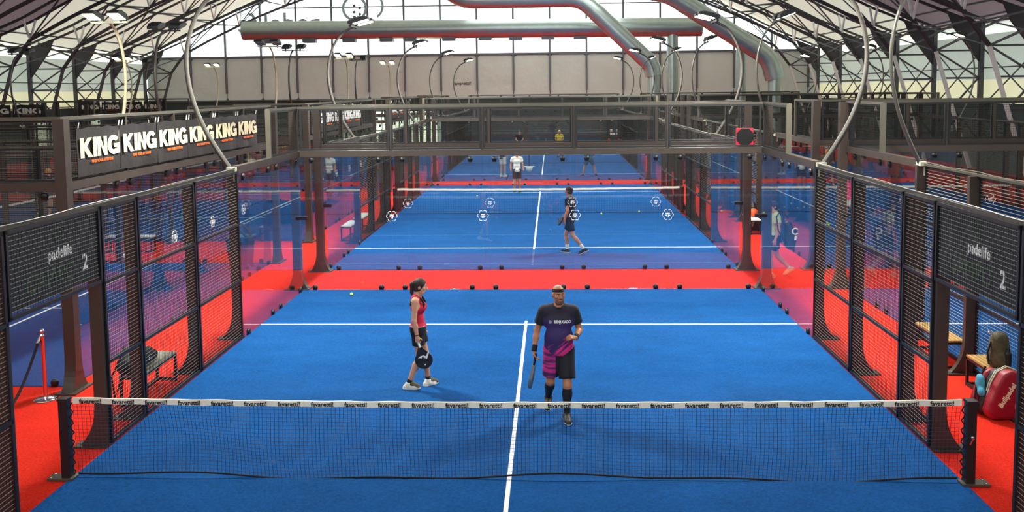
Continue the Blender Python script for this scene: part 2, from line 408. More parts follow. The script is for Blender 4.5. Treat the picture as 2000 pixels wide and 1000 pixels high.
# purlins and wall bracing along the hall
words = ['close above the left eave', 'low on the left roof slope', 'midway up the left roof slope', 'high on the left roof slope', 'high on the right roof slope', 'midway up the right roof slope', 'low on the right roof slope', 'close above the right eave']
for u, w in zip((-26.6, -22.4, -16, -8, 8, 16, 22.4, 26.6), words):
    b = MB(); b.bar((HX+u, TY[-1]-1, upper_z(u)+0.1), (HX+u, TY[0], upper_z(u)+0.1), 0.09)
    tag(b.build('purlin', M_truss_d), 'long grey steel purlin running along the hall '+w, 'purlin', 'purlins under the roof')
for side, sn in ((-1, 'left'), (1, 'right')):
    for k in range(7):
        y0, y1 = TY[k+1], TY[k]; bay = ['first', 'second', 'third', 'fourth', 'fifth', 'sixth', 'seventh'][k]
        r = empty('wall_bracing', (HX+side*26, y0, 0), 0, 'steel wall braces on the %s side, %s bay from the end gable' % (sn, bay), 'wall bracing', 'braces between the trusses')
        D = 6.0
        def loc(u, y, z): return (side*(u-26), y-y0, z)
        for (p, q, w) in (((27.6, y0, 7.8), (26, y1, 6.1), .09), ((27.6, y0, 7.8), (25.2, y1, 7.1), .08), ((26.0, y0, 6.1), (24.8, y1, 7.5), .06), ((28.4, y0, 6.2), (28.4, y1, 3.2), .05), ((28.4, y0, 3.2), (28.4, y1, 6.2), .05), ((28.4, y0, 3.2), (28.4, y1, 0.2), .05), ((28.4, y0, 5.2), (28.4, y1, 5.2), .06), ((28.4, y0, 3.5), (28.4, y1, 3.5), .06)):
            b = MB(); b.bar(loc(*p), loc(*q), w); b.build('brace', M_truss if side < 0 else M_truss, r)
# letters and button emblem on the gable, read from outside, so mirrored in here
def gx(u, v, Y=YF-0.25):       # (photo px) -> x, z on the gable
    d = _f+_r*((u-1000)/FPX)-_u*((v-PY)/FPX); t = (Y-CAM[1])/d.y
    return CAM[0]+t*d.x, CAM[2]+t*d.z
M_logo = mat('grey green foil letters', (150, 176, 180), 0.6)
x0, z0 = gx(545, 46); me = text_mesh('padelife', 2.35, M_logo, 0.04, 0.012, mirror=True)
o = link('gable_lettering', me, None, (x0, YF-0.2, z0), (RX, 0.0, 0)); tag(o, 'large mirrored letters on the daylit gable, half hidden by the round duct', 'lettering')
r = empty('gable_emblem', (gx(692, 16)[0], YF-0.2, gx(692, 16)[1]), 0, 'round button emblem with five dots on the white gable', 'emblem')
def ring(b, c, r0, r1, a0, a1, n=30, y0=0, y1=0.04):
    for i in range(n):
        t0 = math.radians(a0+(a1-a0)*i/n); t1 = math.radians(a0+(a1-a0)*(i+1)/n)
        b.prism([(c[0]+r1*math.cos(t0), c[1]+r1*math.sin(t0)), (c[0]+r1*math.cos(t1), c[1]+r1*math.sin(t1)), (c[0]+r0*math.cos(t1), c[1]+r0*math.sin(t1)), (c[0]+r0*math.cos(t0), c[1]+r0*math.sin(t0))], y0, y1, 'xz')
b = MB(); ring(b, (0, 0), 0.86, 1.08, 0, 360); b.build('emblem_ring', M_logo, r)
b = MB(); ring(b, (1.35, 0.15), 0.95, 1.15, -60, 78); b.build('emblem_arc', M_logo, r)
M_dot = mat('dark dot', (60, 74, 84), 0.6)
for dx, dz in ((-.02, .02+.2), (.45, .0), (-.02, -.33), (.45, -.5), (-.02, -.72)):
    b = MB(); b.prism([(dx+.12*math.cos(2*PI*i/14), dz+.12*math.sin(2*PI*i/14)) for i in range(14)], -0.01, 0.04, 'xz'); b.build('emblem_dot', M_dot, r)
x0, z0 = gx(903, 163)
o = link('wall_lettering', text_mesh('favaretti!', 0.42, M_black, 0.01, 0.004), None, (x0, YF-0.02, z0), (RX, 0, 0)); tag(o, 'small dark word on the grey end wall behind a lamp pole', 'lettering')

# ------------------------------------------------------------------ ducts
def duct(name, pts, rad, label, ribs=None, outlets=None, riser=None, Yn=57.0):
    def mv(p):
        k = (Yn-CAM[1])/(p[1]-CAM[1]); return (CAM[0]+(p[0]-CAM[0])*k, Yn, max(0.0, CAM[2]+(p[2]-CAM[2])*k) if p[2] > 0 else 0.0)
    pts = [mv(p) for p in pts]; outlets = [mv(p) for p in outlets or []]; riser = [(mv(a), mv(q), r2, rb) for a, q, r2, rb in riser or []]
    root = empty(name, pts[0], 0, label, 'duct', 'round air ducts at the far end')
    P0 = V(*pts[0]); P = [V(*p)-P0 for p in pts]
    # smooth elbows
    path = [P[0]]
    for i in range(1, len(P)-1):
        a, c, d = P[i-1], P[i], P[i+1]; l = min(0.9*rad*1.6, (a-c).length*0.45, (d-c).length*0.45)
        p0 = c+(a-c).normalized()*l; p2 = c+(d-c).normalized()*l
        for k in range(4):
            t = k/3; path.append(p0*(1-t)**2+c*2*t*(1-t)+p2*t*t)
    path.append(P[-1]); dense = []
    for i in range(len(path)-1):
        m = max(1, int((path[i+1]-path[i]).length/0.3)); dense += [path[i].lerp(path[i+1], k/m) for k in range(m)]
    dense.append(path[-1])
    b = MB(); b.tube(dense, [rad*(1.012 if i % 7 == 0 else 1.0) for i in range(len(dense))], 28); b.build('duct_run', M_duct, root)
    for i in range(7, len(dense)-7, 14):
        t = (dense[i+1]-dense[i-1]).normalized(); b = MB(); b.tube([dense[i]-t*0.03, dense[i]+t*0.03], rad*1.03, 28, True); b.build('seam_band', M_duct, root)
    for (x, y, z) in outlets or []:
        b = MB(); b.box((0, 0, 0), (2.4/1.0*0.98*0.42*1.6*0.62, 0.7, 0.34)); b.build('air_outlet', M_mullion, root, V(x, y, z)-P0)
    for (a, c, r2, rib) in riser or []:
        a = V(*a)-P0; c = V(*c)-P0; n = int((c-a).length/rib); b = MB()
        pp = [a.lerp(c, i/(n*2)) for i in range(n*2+1)]
        b.tube(pp, [r2*(1.0 if i % 2 else 1.045) for i in range(len(pp))], 24); b.build('ribbed_riser', M_duct, root)
    return root
duct('round_duct', [(-21.74, 57, 8.85), (11.2, 57, 8.65)], 0.70, 'long horizontal silver air duct crossing in front of the white gable',
     outlets=[(x, 57, 8.08) for x in (-19.8, -16.9, -14.0, -11.3, -9.6, -6.8, -4.2, -2.0, 0.3, 2.6, 5.4)], riser=[((9.15, 57, 8.3), (9.15, 57, 0.0), 0.42, 0.16)], Yn=60.5)
D2 = duct('round_duct', [(-7.4, 54, 11.9), (-5.6, 54, 10.5), (2.6, 54, 10.5), (7.35, 54, 5.95), (7.5, 54, 5.2)], 0.62, 'silver air duct running level and then slanting down to the right behind the lamps', riser=[((7.5, 54, 5.4), (7.5, 54, 0), 0.44, 0.16)], Yn=57.4)
D3 = duct('round_duct', [(5.0, 52, 11.7), (6.6, 52, 10.8), (8.2, 52, 10.55), (14.8, 52, 6.3), (15.2, 52, 4.9)], 0.68, 'thick silver air duct slanting down to the right end of the hall', riser=[((15.2, 52, 5.1), (15.2, 52, 0), 0.47, 0.16)], Yn=57.4)
r = empty('riser_duct', (14.4, 59.0, 0), 0, 'ribbed vertical silver duct just left of the thick slanting duct foot', 'duct')
b = MB(); pp = [(0, 0, 0.16*i/2) for i in range(92)]; b.tube(pp, [0.36*(1.0 if i % 2 else 1.045) for i in range(92)], 24); b.build('ribbed_riser', M_duct, r)
b = MB(); b.tube([(0, 0, 7.25), (0, 0, 7.6)], [0.38, 0.2], 24); b.build('duct_cap', M_duct, r)

# ------------------------------------------------------------------ padel courts
M_wire_toplit = mat('galvanised wire with painted top light', (176, 174, 160), 0.4, 0.2)  # paler copy for level wires: light from above painted into the colour
def wires(b, w, z0, z1, y=0.0, p=0.05, pale=False, t=0.004):
    n = int(round(w/p)); m = int(round((z1-z0)/p))
    for i in range(n+1): b.box((-w/2+w*i/n, y, (z0+z1)/2), (t*.65, t*.65, z1-z0))
    if pale: b.use(M_wire_toplit)
    for j in range(m+1): b.box((0, y+0.004, z0+(z1-z0)*j/m), (w, t, t))
def panel_mesh(w, z0, z1, rails, t=0.04, pale=True):
    b = MB(); b.use(M_wire); wires(b, w-0.02, z0+0.02, z1-0.02, pale=pale, t=0.0045 if pale else 0.003); b.use(M_black)
    for z in rails: b.box((0, 0, z), (w, t, t))
    for s in (-1, 1): b.box((s*(w/2-t/2), 0, (z0+z1)/2), (t, t, z1-z0))
    return b.mesh('mesh_panel')
PM2 = panel_mesh(1.96, 0.03, 3.0, (0.05, 1.05, 2.05, 2.98)); PM1 = panel_mesh(0.96, 0.03, 3.0, (0.05, 1.05, 2.05, 2.98))
PMD = panel_mesh(1.96, 2.08, 3.0, (2.09, 2.98)); PMU = panel_mesh(1.96, 3.09, 4.0, (3.11, 3.98), pale=False)
def glass_mesh():
    b = MB(); b.box((0, 0, 1.485), (1.985, 0.012, 2.93)); return b.mesh('glass', M_glass)
GM = glass_mesh()
b = MB(); b.lathe((0, -0.025, 0), [(0.0, 0), (0.052, 0), (0.058, 0.01), (0.058, 0.04), (0.052, 0.05), (0, 0.05)], 16, 'y'); b.box((0, 0, -0.04), (0.09, 0.05, 0.06)); CLM = b.mesh('clamp', M_clamp)
b = MB()                                    # flower shaped glass sticker
for k in range(6):
    a0 = 2*PI*k/6
    c = (0.095*math.cos(a0), 0.095*math.sin(a0))
    for i in range(8):
        t0 = a0-1.25+2.5*i/8; t1 = a0-1.25+2.5*(i+1)/8
        b.prism([(c[0]+.05*math.cos(t0), c[1]+.05*math.sin(t0)), (c[0]+.05*math.cos(t1), c[1]+.05*math.sin(t1)), (c[0]+.042*math.cos(t1), c[1]+.042*math.sin(t1)), (c[0]+.042*math.cos(t0), c[1]+.042*math.sin(t0))], -0.009, 0.009, 'xz')
b.prism([(-.05, .02), (.05, .02), (.05, .04), (-.05, .04)], -0.009, 0.009, 'xz')
for s in (-1, 1): b.prism([(s*.012, -.06), (s*.028, -.06), (s*.028, .0), (s*.012, .0)][::s], -0.009, 0.009, 'xz'); b.prism([(s*.02, -.01), (s*.06, -.03), (s*.06, -.015), (s*.02, .005)][::s], -0.009, 0.009, 'xz')
b.v = [(x*.85, y, z*.85) for x, y, z in b.v]; STM = b.mesh('sticker', M_white)
def flared_post(h, wx, dy, flare, both=False):
    """post standing outside the court line; x points away from the court"""
    n = 8; out = []
    for i in range(n+1):
        t = i/n; out.append((wx+flare*(1-t)**3, 0.62*t))
    poly = [(0, 0)]+[(x, z) for x, z in out]+[(wx, h), (0, h)]
    if both:
        poly = [(wx+flare*(1-i/n)**3, 0.62*i/n) for i in range(n+1)]+[(wx, h), (0, h)]+[(-flare*(1-i/n)**3, 0.62*i/n) for i in range(n, -1, -1)]
    b = MB(); b.prism(poly, -dy/2, dy/2, 'xz')
    x0 = -flare-.03 if both else -.01
    b.box(((x0+wx+flare+.04)/2, 0, 0.012), (wx+flare+.04-x0, dy+0.14, 0.024))
    b.use(M_clamp)
    return b
def post_mesh(*a, **k):
    b = flared_post(*a, **k); b.mats = []; me = b.mesh('post', M_steel); return me
PO3 = post_mesh(3.0, 0.15, 0.09, 0.22)
POC = post_mesh(4.02, 0.17, 0.17, 0.16, both=True)
b = MB(); b.box((0.02, 0, 3.5), (0.10, 0.06, 1.06)); POS = b.mesh('stub', M_rail)
b = MB(); b.box((0, 0, 0), (0.06, 0.06, 0.94)); UPR = b.mesh('upright', M_steel)
b = MB(); b.box((0, 0, 1.60), (0.26, 0.07, 0.075)); BRK = b.mesh('bracket', M_clamp)
def beam_mesh(L):
    b = MB(); b.box((0, 0.05, 3.02), (L, 0.12, 0.13)); return b.mesh('beam', M_steel)
def rail_mesh(L, z, m):
    b = MB(); b.box((0, 0.03, z), (L, 0.07, 0.05)); return b.mesh('rail', m)
BE10, BE4 = beam_mesh(10.2), beam_mesh(4.02)
RA10, RA4 = rail_mesh(10.2, 4.02, M_rail), rail_mesh(2.04, 4.02, M_rail)
def cap_mesh(L):
    b = MB(); b.box((0, 0.03, 3.02), (L, 0.06, 0.035)); b.tube([(-L/2+L*i/12, 0.0+0.012*math.sin(i*2.1), 3.05+0.01*math.sin(i*1.7)) for i in range(13)], 0.009, 6); return b.mesh('cap', M_rail)
CAPS = {}
def enclosure(cx, cy, rz, label, keep=lambda x, y: True, detail=2, turf=True):
    root = empty('court_enclosure', (cx, cy, 0), rz, label, 'court fence', 'glass and mesh enclosures of the padel courts')
    def put(name, me, x, y, r, kids=()):
        wx = cx+x*math.cos(rz)-y*math.sin(rz); wy = cy+x*math.sin(rz)+y*math.cos(rz)
        if not keep(wx, wy): return None
        o = link(name, me, root, (x, y, 0), (0, 0, r))
        for nm, m2, l in kids: link(nm, m2, o, l)
        return o
    for e in (-1, 1):                          # the two ends; local +y of each part looks outwards
        r = 0 if e > 0 else PI
        for i in range(5):
            x = -4+2*i
            kids = []
            if detail >= 1: kids += [('glass_clamp', CLM, (s*0.74, 0, 0.06)) for s in (-1, 1)]+[('glass_clamp', CLM, (s*0.74, 0, 2.88)) for s in (-1, 1)]
            if detail >= 2 and (i < 4 if e > 0 else i > 0): kids.append(('glass_sticker', STM, (1.0, 0, 1.64)))
            put('glass_panel', GM, x, e*10, r, kids)
            put('mesh_panel', PMU, x, e*10.03, r)
        for x in (-3, -1, 1, 3):
            o = put('upright', UPR, x, e*10.06, r)
            if o: o.location.z = 3.53
        put('end_beam', BE10, 0, e*10, r); put('top_rail', RA10, 0, e*10.03, r)
    for s in (-1, 1):                          # the long sides
        r = -PI/2 if s > 0 else PI/2           # +y of a part looks outwards
        ro = 0 if s > 0 else PI                # +x of a post looks outwards
        for e in (-1, 1):
            for y in (7, 9):
                kids = []
                if detail >= 1: kids += [('glass_clamp', CLM, (q*0.74, 0, 0.06)) for q in (-1, 1)]+[('glass_clamp', CLM, (q*0.74, 0, 2.88)) for q in (-1, 1)]
                put('glass_panel', GM, s*5, e*y, r, kids)
            put('mesh_panel', PMU, s*5.03, e*9, r); put('side_beam', BE4, s*5, e*8, r); put('top_rail', RA4, s*5.03, e*9, r)
            put('stub_post', POS, s*5.03, e*8, ro)
            put('corner_post', POC, s*5.06, e*10.12, ro)
            if detail >= 2: put('glass_bracket', BRK, s*5.0, e*10.03, 0)
            for y in (3, 5):
                put('mesh_panel', PM2, s*5.02, e*y, r)
            put('mesh_panel', PM1, s*5.02, e*1.5, r)
            for y in (1, 2, 4, 6): put('side_post', PO3, s*5.03, e*y, ro)
        y0, y1 = -6, 6
        while y1 > y0+1 and not keep(cx+s*5*math.cos(rz)-(y0+0.5)*math.sin(rz), cy+s*5*math.sin(rz)+(y0+0.5)*math.cos(rz)): y0 += 1
        if y1-y0 > 1:
            k = y1-y0
            if k not in CAPS: CAPS[k] = cap_mesh(k)
            link('side_cap_rail', CAPS[k], root, (s*5.03, (y0+y1)/2, 0), (0, 0, r))
        put('door_head_panel', PMD, s*5.02, 0, r)
    return root
def turf(cx, cy, rz):
    b = MB(); b.use(M_blue); b.box((0, 0, 0.005), (10, 20, 0.012)); b.use(M_line)
    for s in (-1, 1): b.box((0, s*6.95, 0.012), (9.98, 0.05, 0.004))
    b.box((0, 0, 0.0122), (0.05, 14.4, 0.004))
    return struct(b.build('court_turf', M_blue, None, (cx, cy, 0.0), (0, 0, rz)))
QX = 11.88
COURTS = [
 (0, 0, 0, 'nearest padel court enclosure, glass end wall and long mesh sides round the two close players'),
 (0, 22.3, 0, 'second padel court enclosure behind the nearest one, round the player in black'),
 (0, 44.6, 0, 'farthest padel court enclosure on the centre line, players inside it small'),
 (QX, 0, 0, 'court enclosure right of the nearest one, across the red aisle with benches'),
 (QX, 22.3, 0, 'court enclosure right of the second one, woman in white skirt inside'),
 (QX, 44.6, 0, 'far right court enclosure in front of the duct risers'),
 (-16.72, 8.3, PI/2, 'sideways court enclosure left of the nearest one, under the close line of banners'),
 (-16.72, 21.8, PI/2, 'second sideways court enclosure on the left, beyond the close banners'),
 (-16.72, 35.3, PI/2, 'third sideways court enclosure on the left'),
 (-16.72, 48.8, PI/2, 'farthest sideways court enclosure on the left')]
for k, (x, y, rz, lab) in enumerate(COURTS):
    turf(x, y, rz)
    keep = (lambda wx, wy: wy > -2.3) if k in (0, 3) else (lambda wx, wy: True)
    if k == 3: keep = lambda wx, wy: wy > -0.2
    if k in (6, 7, 8, 9): keep = lambda wx, wy: wx > -27.2
    enclosure(x, y, rz, lab, keep, 2 if k in (0, 1, 6, 7, 4, 3) else 1)

# ------------------------------------------------------------------ nets
def net_parts(close):
    """net mesh, tape, ropes; x along the net"""
    def top(x): return 0.92-0.04*(1-(abs(x)/4.95)**2)
    def bot(x): return 0.035+0.028*math.sin(x*1.25+0.6)+0.016*math.sin(x*3.1) if close else 0.05
    def wav(x, t): return (0.05*math.sin(x*1.4+1)+0.03*math.sin(x*3.3+t*3))*math.sin(PI*min(1, t))*(1 if close else 0.3)+(0.05*(1-t) if close else 0)
    def P(x, t): return (x, wav(x, t), bot(x)+(top(x)-0.03-bot(x))*t)
    w = 4.93; b = MB(); r = 0.0024
    nx = 214 if close else 110; nz = 19 if close else 10
    for i in range(nx+1):
        x = -w+2*w*i/nx; b.tube([P(x, k/8) for k in range(9)], r, 3, False)
    for j in range(nz+1):
        t = j/nz; b.tube([P(-w+2*w*i/120, t) for i in range(121)], r, 3, False)
    mesh = b.mesh('net', M_cord, fix=False)
    b = MB(); n = 100
    for s in range(n):
        x0 = -w+2*w*s/n; x1 = -w+2*w*(s+1)/n; h = 0.032
        q = lambda x, dz, dy: (x, dy+0.004*math.sin(x*9), top(x)+dz+0.003*math.sin(x*13))
        b.add([q(x0, -h, -.012), q(x1, -h, -.012), q(x1, h, -.012), q(x0, h, -.012), q(x0, -h, .012), q(x1, -h, .012), q(x1, h, .012), q(x0, h, .012)], [(0, 1, 2, 3), (7, 6, 5, 4), (3, 2, 6, 7), (0, 4, 5, 1)])
    tape = b.mesh('tape', M_tape)
    b = MB(); b.tube([P(-w+2*w*i/160, 0) for i in range(161)], 0.011, 6); rope = b.mesh('rope', M_rope)
    return mesh, tape, rope, top
b = MB(); b.box((0, 0, 0.46), (0.10, 0.10, 0.92)); b.box((0, 0, 0.935), (0.115, 0.115, 0.03)); NPO = b.mesh('net_post', M_black)
b = MB(); b.box((0, 0, 0.01), (0.30, 0.16, 0.02)); NPL = b.mesh('base_plate', M_rail)
bolt = MB(); bolt.lathe((0, 0, 0.02), [(0.0, 0), (.014, 0), (.014, .014), (0, .014)], 8); BOLT = bolt.mesh('bolt', M_chrome)
nm1 = net_parts(True); nm2 = net_parts(False); FAV = text_mesh('favaretti!', 0.072, M_black, 0.004, 0.0012)
def net(x, y, rz, label, close):
    r = empty('padel_net', (x, y, 0), rz, label, 'net', 'nets across the padel courts'); me, ta, ro, top = nm1 if close else nm2
    link('net_mesh', me, r); link('bottom_rope', ro, r)
    t = link('net_tape', ta, r)
    if close:
        for i in range(26):
            px = -4.72+9.44*i/25; link('tape_lettering', FAV, t, (px, -0.017, top(px)-0.004), (RX, 0, 0))
    for s in (-1, 1):
        p = link('net_post', NPO, r, (s*5.03, 0, 0)); bp = link('base_plate', NPL, p, (s*0.06, 0, 0.012))
        if close:
            for q in (-1, 1): link('bolt', BOLT, p, (s*0.17, q*0.05, 0.01))
            pts = [(s*4.95+0.022*math.sin(k*1.9), -0.01, 0.06+0.84*k/24) for k in range(25)]
            b = MB(); b.tube(pts, 0.008, 6); b.build('lacing_cord', M_rope, r)
    if close:
        b = MB(); b.lathe((5.03, -0.06, 0.55), [(0, -.02), (.02, -.02), (.02, .02), (0, .02)], 10, 'y'); b.bar((5.03, -0.08, 0.55), (5.0, -0.08, 0.48), 0.014); b.build('winding_handle', M_chrome, r)
    return r
net(0, 0, 0, 'nearest net with cream tape, sagging across the bottom of the view', True)
net(0, 22.3, 0, 'net of the second court, behind the player in black', False)
net(0, 44.6, 0, 'net of the farthest centre court, barely seen through the end walls', False)
net(QX, 0, 0, 'net of the court right of the nearest one', False)
net(QX, 22.3, 0, 'net of the court beyond the running man, right of the second court', False)
net(QX, 44.6, 0, 'net of the far right court', False)
for k, w in enumerate(('first', 'second', 'third', 'fourth')): net(-16.72, 8.3+13.5*k, PI/2, 'net of the %s sideways court on the left' % w, False)

# ------------------------------------------------------------------ court signs
def court_sign(side, label):
    s = side; r = empty('court_sign', (s*5.0, 0, 2.56), -PI/2 if s > 0 else PI/2, label, 'sign', 'black court signs over the entrances')
    b = MB(); b.box((0, 0.035, 0), (1.86, 0.012, 0.84)); b.build('sign_board', M_sign, r)
    def T(txt, size, x, z, m, bold=0.0): link('sign_lettering', text_mesh(txt, size, m, 0.004, bold), r, (x, 0.026, z), (RX, 0, 0))
    T('padelife', 0.17, 0.08, 0.04, M_white, 0.002)
    T('CAMPO', 0.30, -0.12, -0.21, M_green_print); T('2', 0.26, 0.62, -0.17, M_white, 0.004)
    b = MB(); ring(b, (0.05, 0.26), 0.075, 0.085, 0, 360, 20, 0.022, 0.03); b.prism([(.045, .14), (.055, .14), (.055, .2), (.045, .2)], 0.022, 0.03, 'xz'); b.build('sign_emblem', M_green_print, r)
court_sign(-1, 'black court sign reading CAMPO 2 hung over the left entrance of the nearest court')
court_sign(1, 'black court sign reading CAMPO 2 hung over the right entrance of the nearest court')

# ------------------------------------------------------------------ banners
KM = king_mesh(0.30, M_cream); KMW = king_mesh(0.30, M_white); FY = text_mesh('FIND YOUR ATTITUDE', 0.062, M_orange, 0.003, 0.002)
def banner_mesh(w, h, seed):
    rnd = random.Random(seed); n = 14; m = 8; vs = []
    for k in (0, 1):
        for j in range(m+1):
            for i in range(n+1):
                x = -w/2+w*i/n; z = -h/2+h*j/m
                sag = 0.02*math.sin(PI*i/n*5)*(j/m)
                vs.append((x, 0.008*math.sin(x*7+seed)+0.006*math.sin(z*9+seed*2)+k*0.003, z-sag*0.6+0.02*rnd.random()*(j == 0)))
    K = (n+1)*(m+1); b = MB(); fs = []
    for k in (0, 1):
        for j in range(m):
            for i in range(n): a = k*K+j*(n+1)+i; fs.append((a, a+1, a+n+2, a+n+1))
    b.add(vs, fs, True); return b.mesh('banner', M_banner)
def banner(loc, rz, w, h, sx, label, group, letters=KM, small=True, lz=0.07):
    r = empty('banner', loc, rz, label, 'banner', group)
    link('banner_cloth', banner_mesh(w, h, int(loc[1]*7) % 13), r, (0, 0, 0))
    link('banner_lettering', letters, r, (-1.14*0.30*sx, -0.022, -0.15+lz), (RX, 0, 0), (sx, 1, 1))
    if small: link('small_lettering', FY, r, (0.05, -0.022, -0.15+lz-0.07), (RX, 0, 0), (1.1, 1, 1))
    for s in (-1, 1):
        b = MB(); b.bar((s*(w/2-.05), -0.01, h/2), (s*(w/2-.05)+.02, -0.02, h/2+.09), 0.012); b.build('cable_tie', M_white, r)
    return r
pos = ['nearest', 'second', 'third', 'fourth', 'fifth', 'sixth and farthest']
for k in range(6):
    banner((-6.585, 4.24+1.42*k, 3.49), PI/2, 1.40, 0.74, 1.86, 'black KING banner on the sideways court wall, %s of the six close ones' % pos[k], 'close KING banners on the left')
for k in range(5):
    banner((-6.585, 17.9+1.42*k, 3.49), PI/2, 1.40, 0.74, 1.86, 'black KING banner seen through the wire of the second court, %s of its row' % ['nearest', 'second', 'third', 'fourth', 'fifth'][k], 'KING banners on the second sideways court', KMW)
for k in range(3):
    banner((-6.585, 31.6+2.1*k, 3.49), PI/2, 1.40, 0.74, 1.86, 'small far black KING banner beside the third sideways court, %s of three' % ['nearest', 'middle', 'farthest'][k], 'KING banners on the third sideways court', KMW)

# ------------------------------------------------------------------ curved court lamps
def lamp_meshes():
    pr = [(0, 2.98), (.10, 3.12), (.28, 3.4), (.46, 3.72), (.60, 4.05), (.70, 4.4), (.745, 4.75), (.735, 5.08), (.66, 5.42), (.52, 5.74), (.33, 5.98), (.12, 6.12), (-.02, 6.18)]
    # Catmull-Rom through the profile
    out = []
    for i in range(len(pr)-1):
        p = [pr[max(0, i-1)], pr[i], pr[i+1], pr[min(len(pr)-1, i+2)]]
        for k in range(4):
            t = k/4
            out.append(tuple(0.5*((2*p[1][c])+(-p[0][c]+p[2][c])*t+(2*p[0][c]-5*p[1][c]+4*p[2][c]-p[3][c])*t*t+(-p[0][c]+3*p[1][c]-3*p[2][c]+p[3][c])*t**3) for c in (0, 1)))
    out.append(pr[-1]); pts = [(x, 0, z) for x, z in out]
    b = MB(); b.tube(pts, [0.045-0.012*i/len(pts) for i in range(len(pts))], 10); pole = b.mesh('pole', M_pole)
    b = MB(); b.tube(pts, [0.045-0.012*i/len(pts) for i in range(len(pts))], 10); polec = b.mesh('pole', M_polec)
    b = MB(); b.box((0, 0, 3.03), (0.16, 0.20, 0.07)); b.box((-0.04, 0, 2.93), (0.03, 0.12, 0.2)); base = b.mesh('base', M_lampwhite)
    b = MB(); b.box((-.02, 0, 6.19), (0.06, 0.95, 0.05)); bar = b.mesh('bar', M_lamphead); b = MB(); b.box((-.02, 0, 6.19), (0.06, 0.95, 0.05)); barc = b.mesh('bar', M_lampwhite)
    def head():
        b = MB(); poly = [(-.52, -.02), (-.50, .05), (-.38, .09), (-.10, .10), (.06, .07), (.08, 0), (.02, -.03)]
        b.prism(poly, -.16, .16, 'xz')
        for i in range(6): b.box((-.30+.06*i, 0, .11), (.012, .28, .05))
        b.bar((0, 0, 0), (0.04, 0, -.12), .05); return b.mesh('head', M_lamphead)
    b = MB(); b.box((-.27, 0, -.035), (.42, .28, .02)); on = b.mesh('lens', M_lens); b = MB(); b.box((-.27, 0, -.035), (.42, .28, .02)); off = b.mesh('lens', M_lens_off)
    return pole, polec, base, bar, barc, head(), on, off
LM = lamp_meshes()
def lamp(x, y, rz, label, lit=True, cream=False, power=0, group='curved floodlight poles', tilt=0.25, bow=1):
    """pole bows towards its own +x, the floodlights lean back over -x"""
    r = empty('court_lamp', (x, y, 0), rz, label, 'lamp', group); pole, polec, base, bar, barc, head, on, off = LM
    link('lamp_pole', polec if cream else pole, r); link('mounting_foot', base, r); link('crossbar', barc if cream else bar, r)
    for s in (-1, 1):
        h = link('floodlight', head, r, (-.03, s*.32, 6.27), (0, tilt, 0)); link('lens', on if lit else off, h)
    if power:
        l = bpy.data.lights.new('floodlight_beam', 'AREA'); l.shape = 'RECTANGLE'; l.size = 0.4; l.size_y = 0.9; l.energy = power; l.color = (1.0, 0.97, 0.88)
        o = bpy.data.objects.new('floodlight_beam', l); COL.objects.link(o); o.parent = r; o.location = (-.36, 0, 6.18); o.rotation_euler = (0, tilt, 0)
    if bow != 1: r.scale = (bow, 1, 1)
    return r
nmC = {0: 'nearest', 22.3: 'second', 44.6: 'farthest'}
for cy in (0, 22.3, 44.6):
    for ly in (-6, 6):
        for s in (-1, 1):
            if cy == 0 and ly < 0: continue
            w = ('near' if ly < 0 else 'far') + ' ' if cy else ''
            lamp(s*5.09, cy+ly, 0 if s > 0 else PI, 'curved lamp pole on the %s fence of the %s centre court, %sone' % ('left' if s < 0 else 'right', nmC[cy], w), True, False, 300 if cy > 25 else 760)
for cx, ex, wd in ((QX, 5.09, ''),):
    for cy in (0, 22.3, 44.6):
        for ly in (-6, 6):
            for s in (-1, 1):
                if cy == 0 and (ly < 0): continue
                lamp(cx+s*ex, cy+ly, 0 if s > 0 else PI, 'curved lamp pole on the %s fence of the %s right-hand court%s' % ('aisle' if s < 0 else 'outer', nmC[cy], '' if cy == 0 else (', near one' if ly < 0 else ', far one')), True, False, 200 if cy < 10 else 0, bow=0.74)
for k, cy in enumerate((8.3, 21.8, 35.3, 48.8)):
    for lx in (-10.7, -22.9):
        for s in (-1, 1):
            if lx < -20 and (k == 0 or (k == 1)): continue
            if k == 0 and s < 0: continue
            lit = s > 0 and not (k == 1 and lx > -20)
            lamp(lx, cy+s*5.09, PI/2 if s > 0 else -PI/2, '%s double floodlight on %s fence of the %s sideways court, %s' % ('lit' if lit else 'dark', 'far' if s > 0 else 'near', ['first', 'second', 'third', 'farthest'][k], 'near aisle' if lx > -20 else 'leftmost'), lit, s > 0, 150 if (lit and k == 0) else 0, 'double floodlights over the sideways courts')

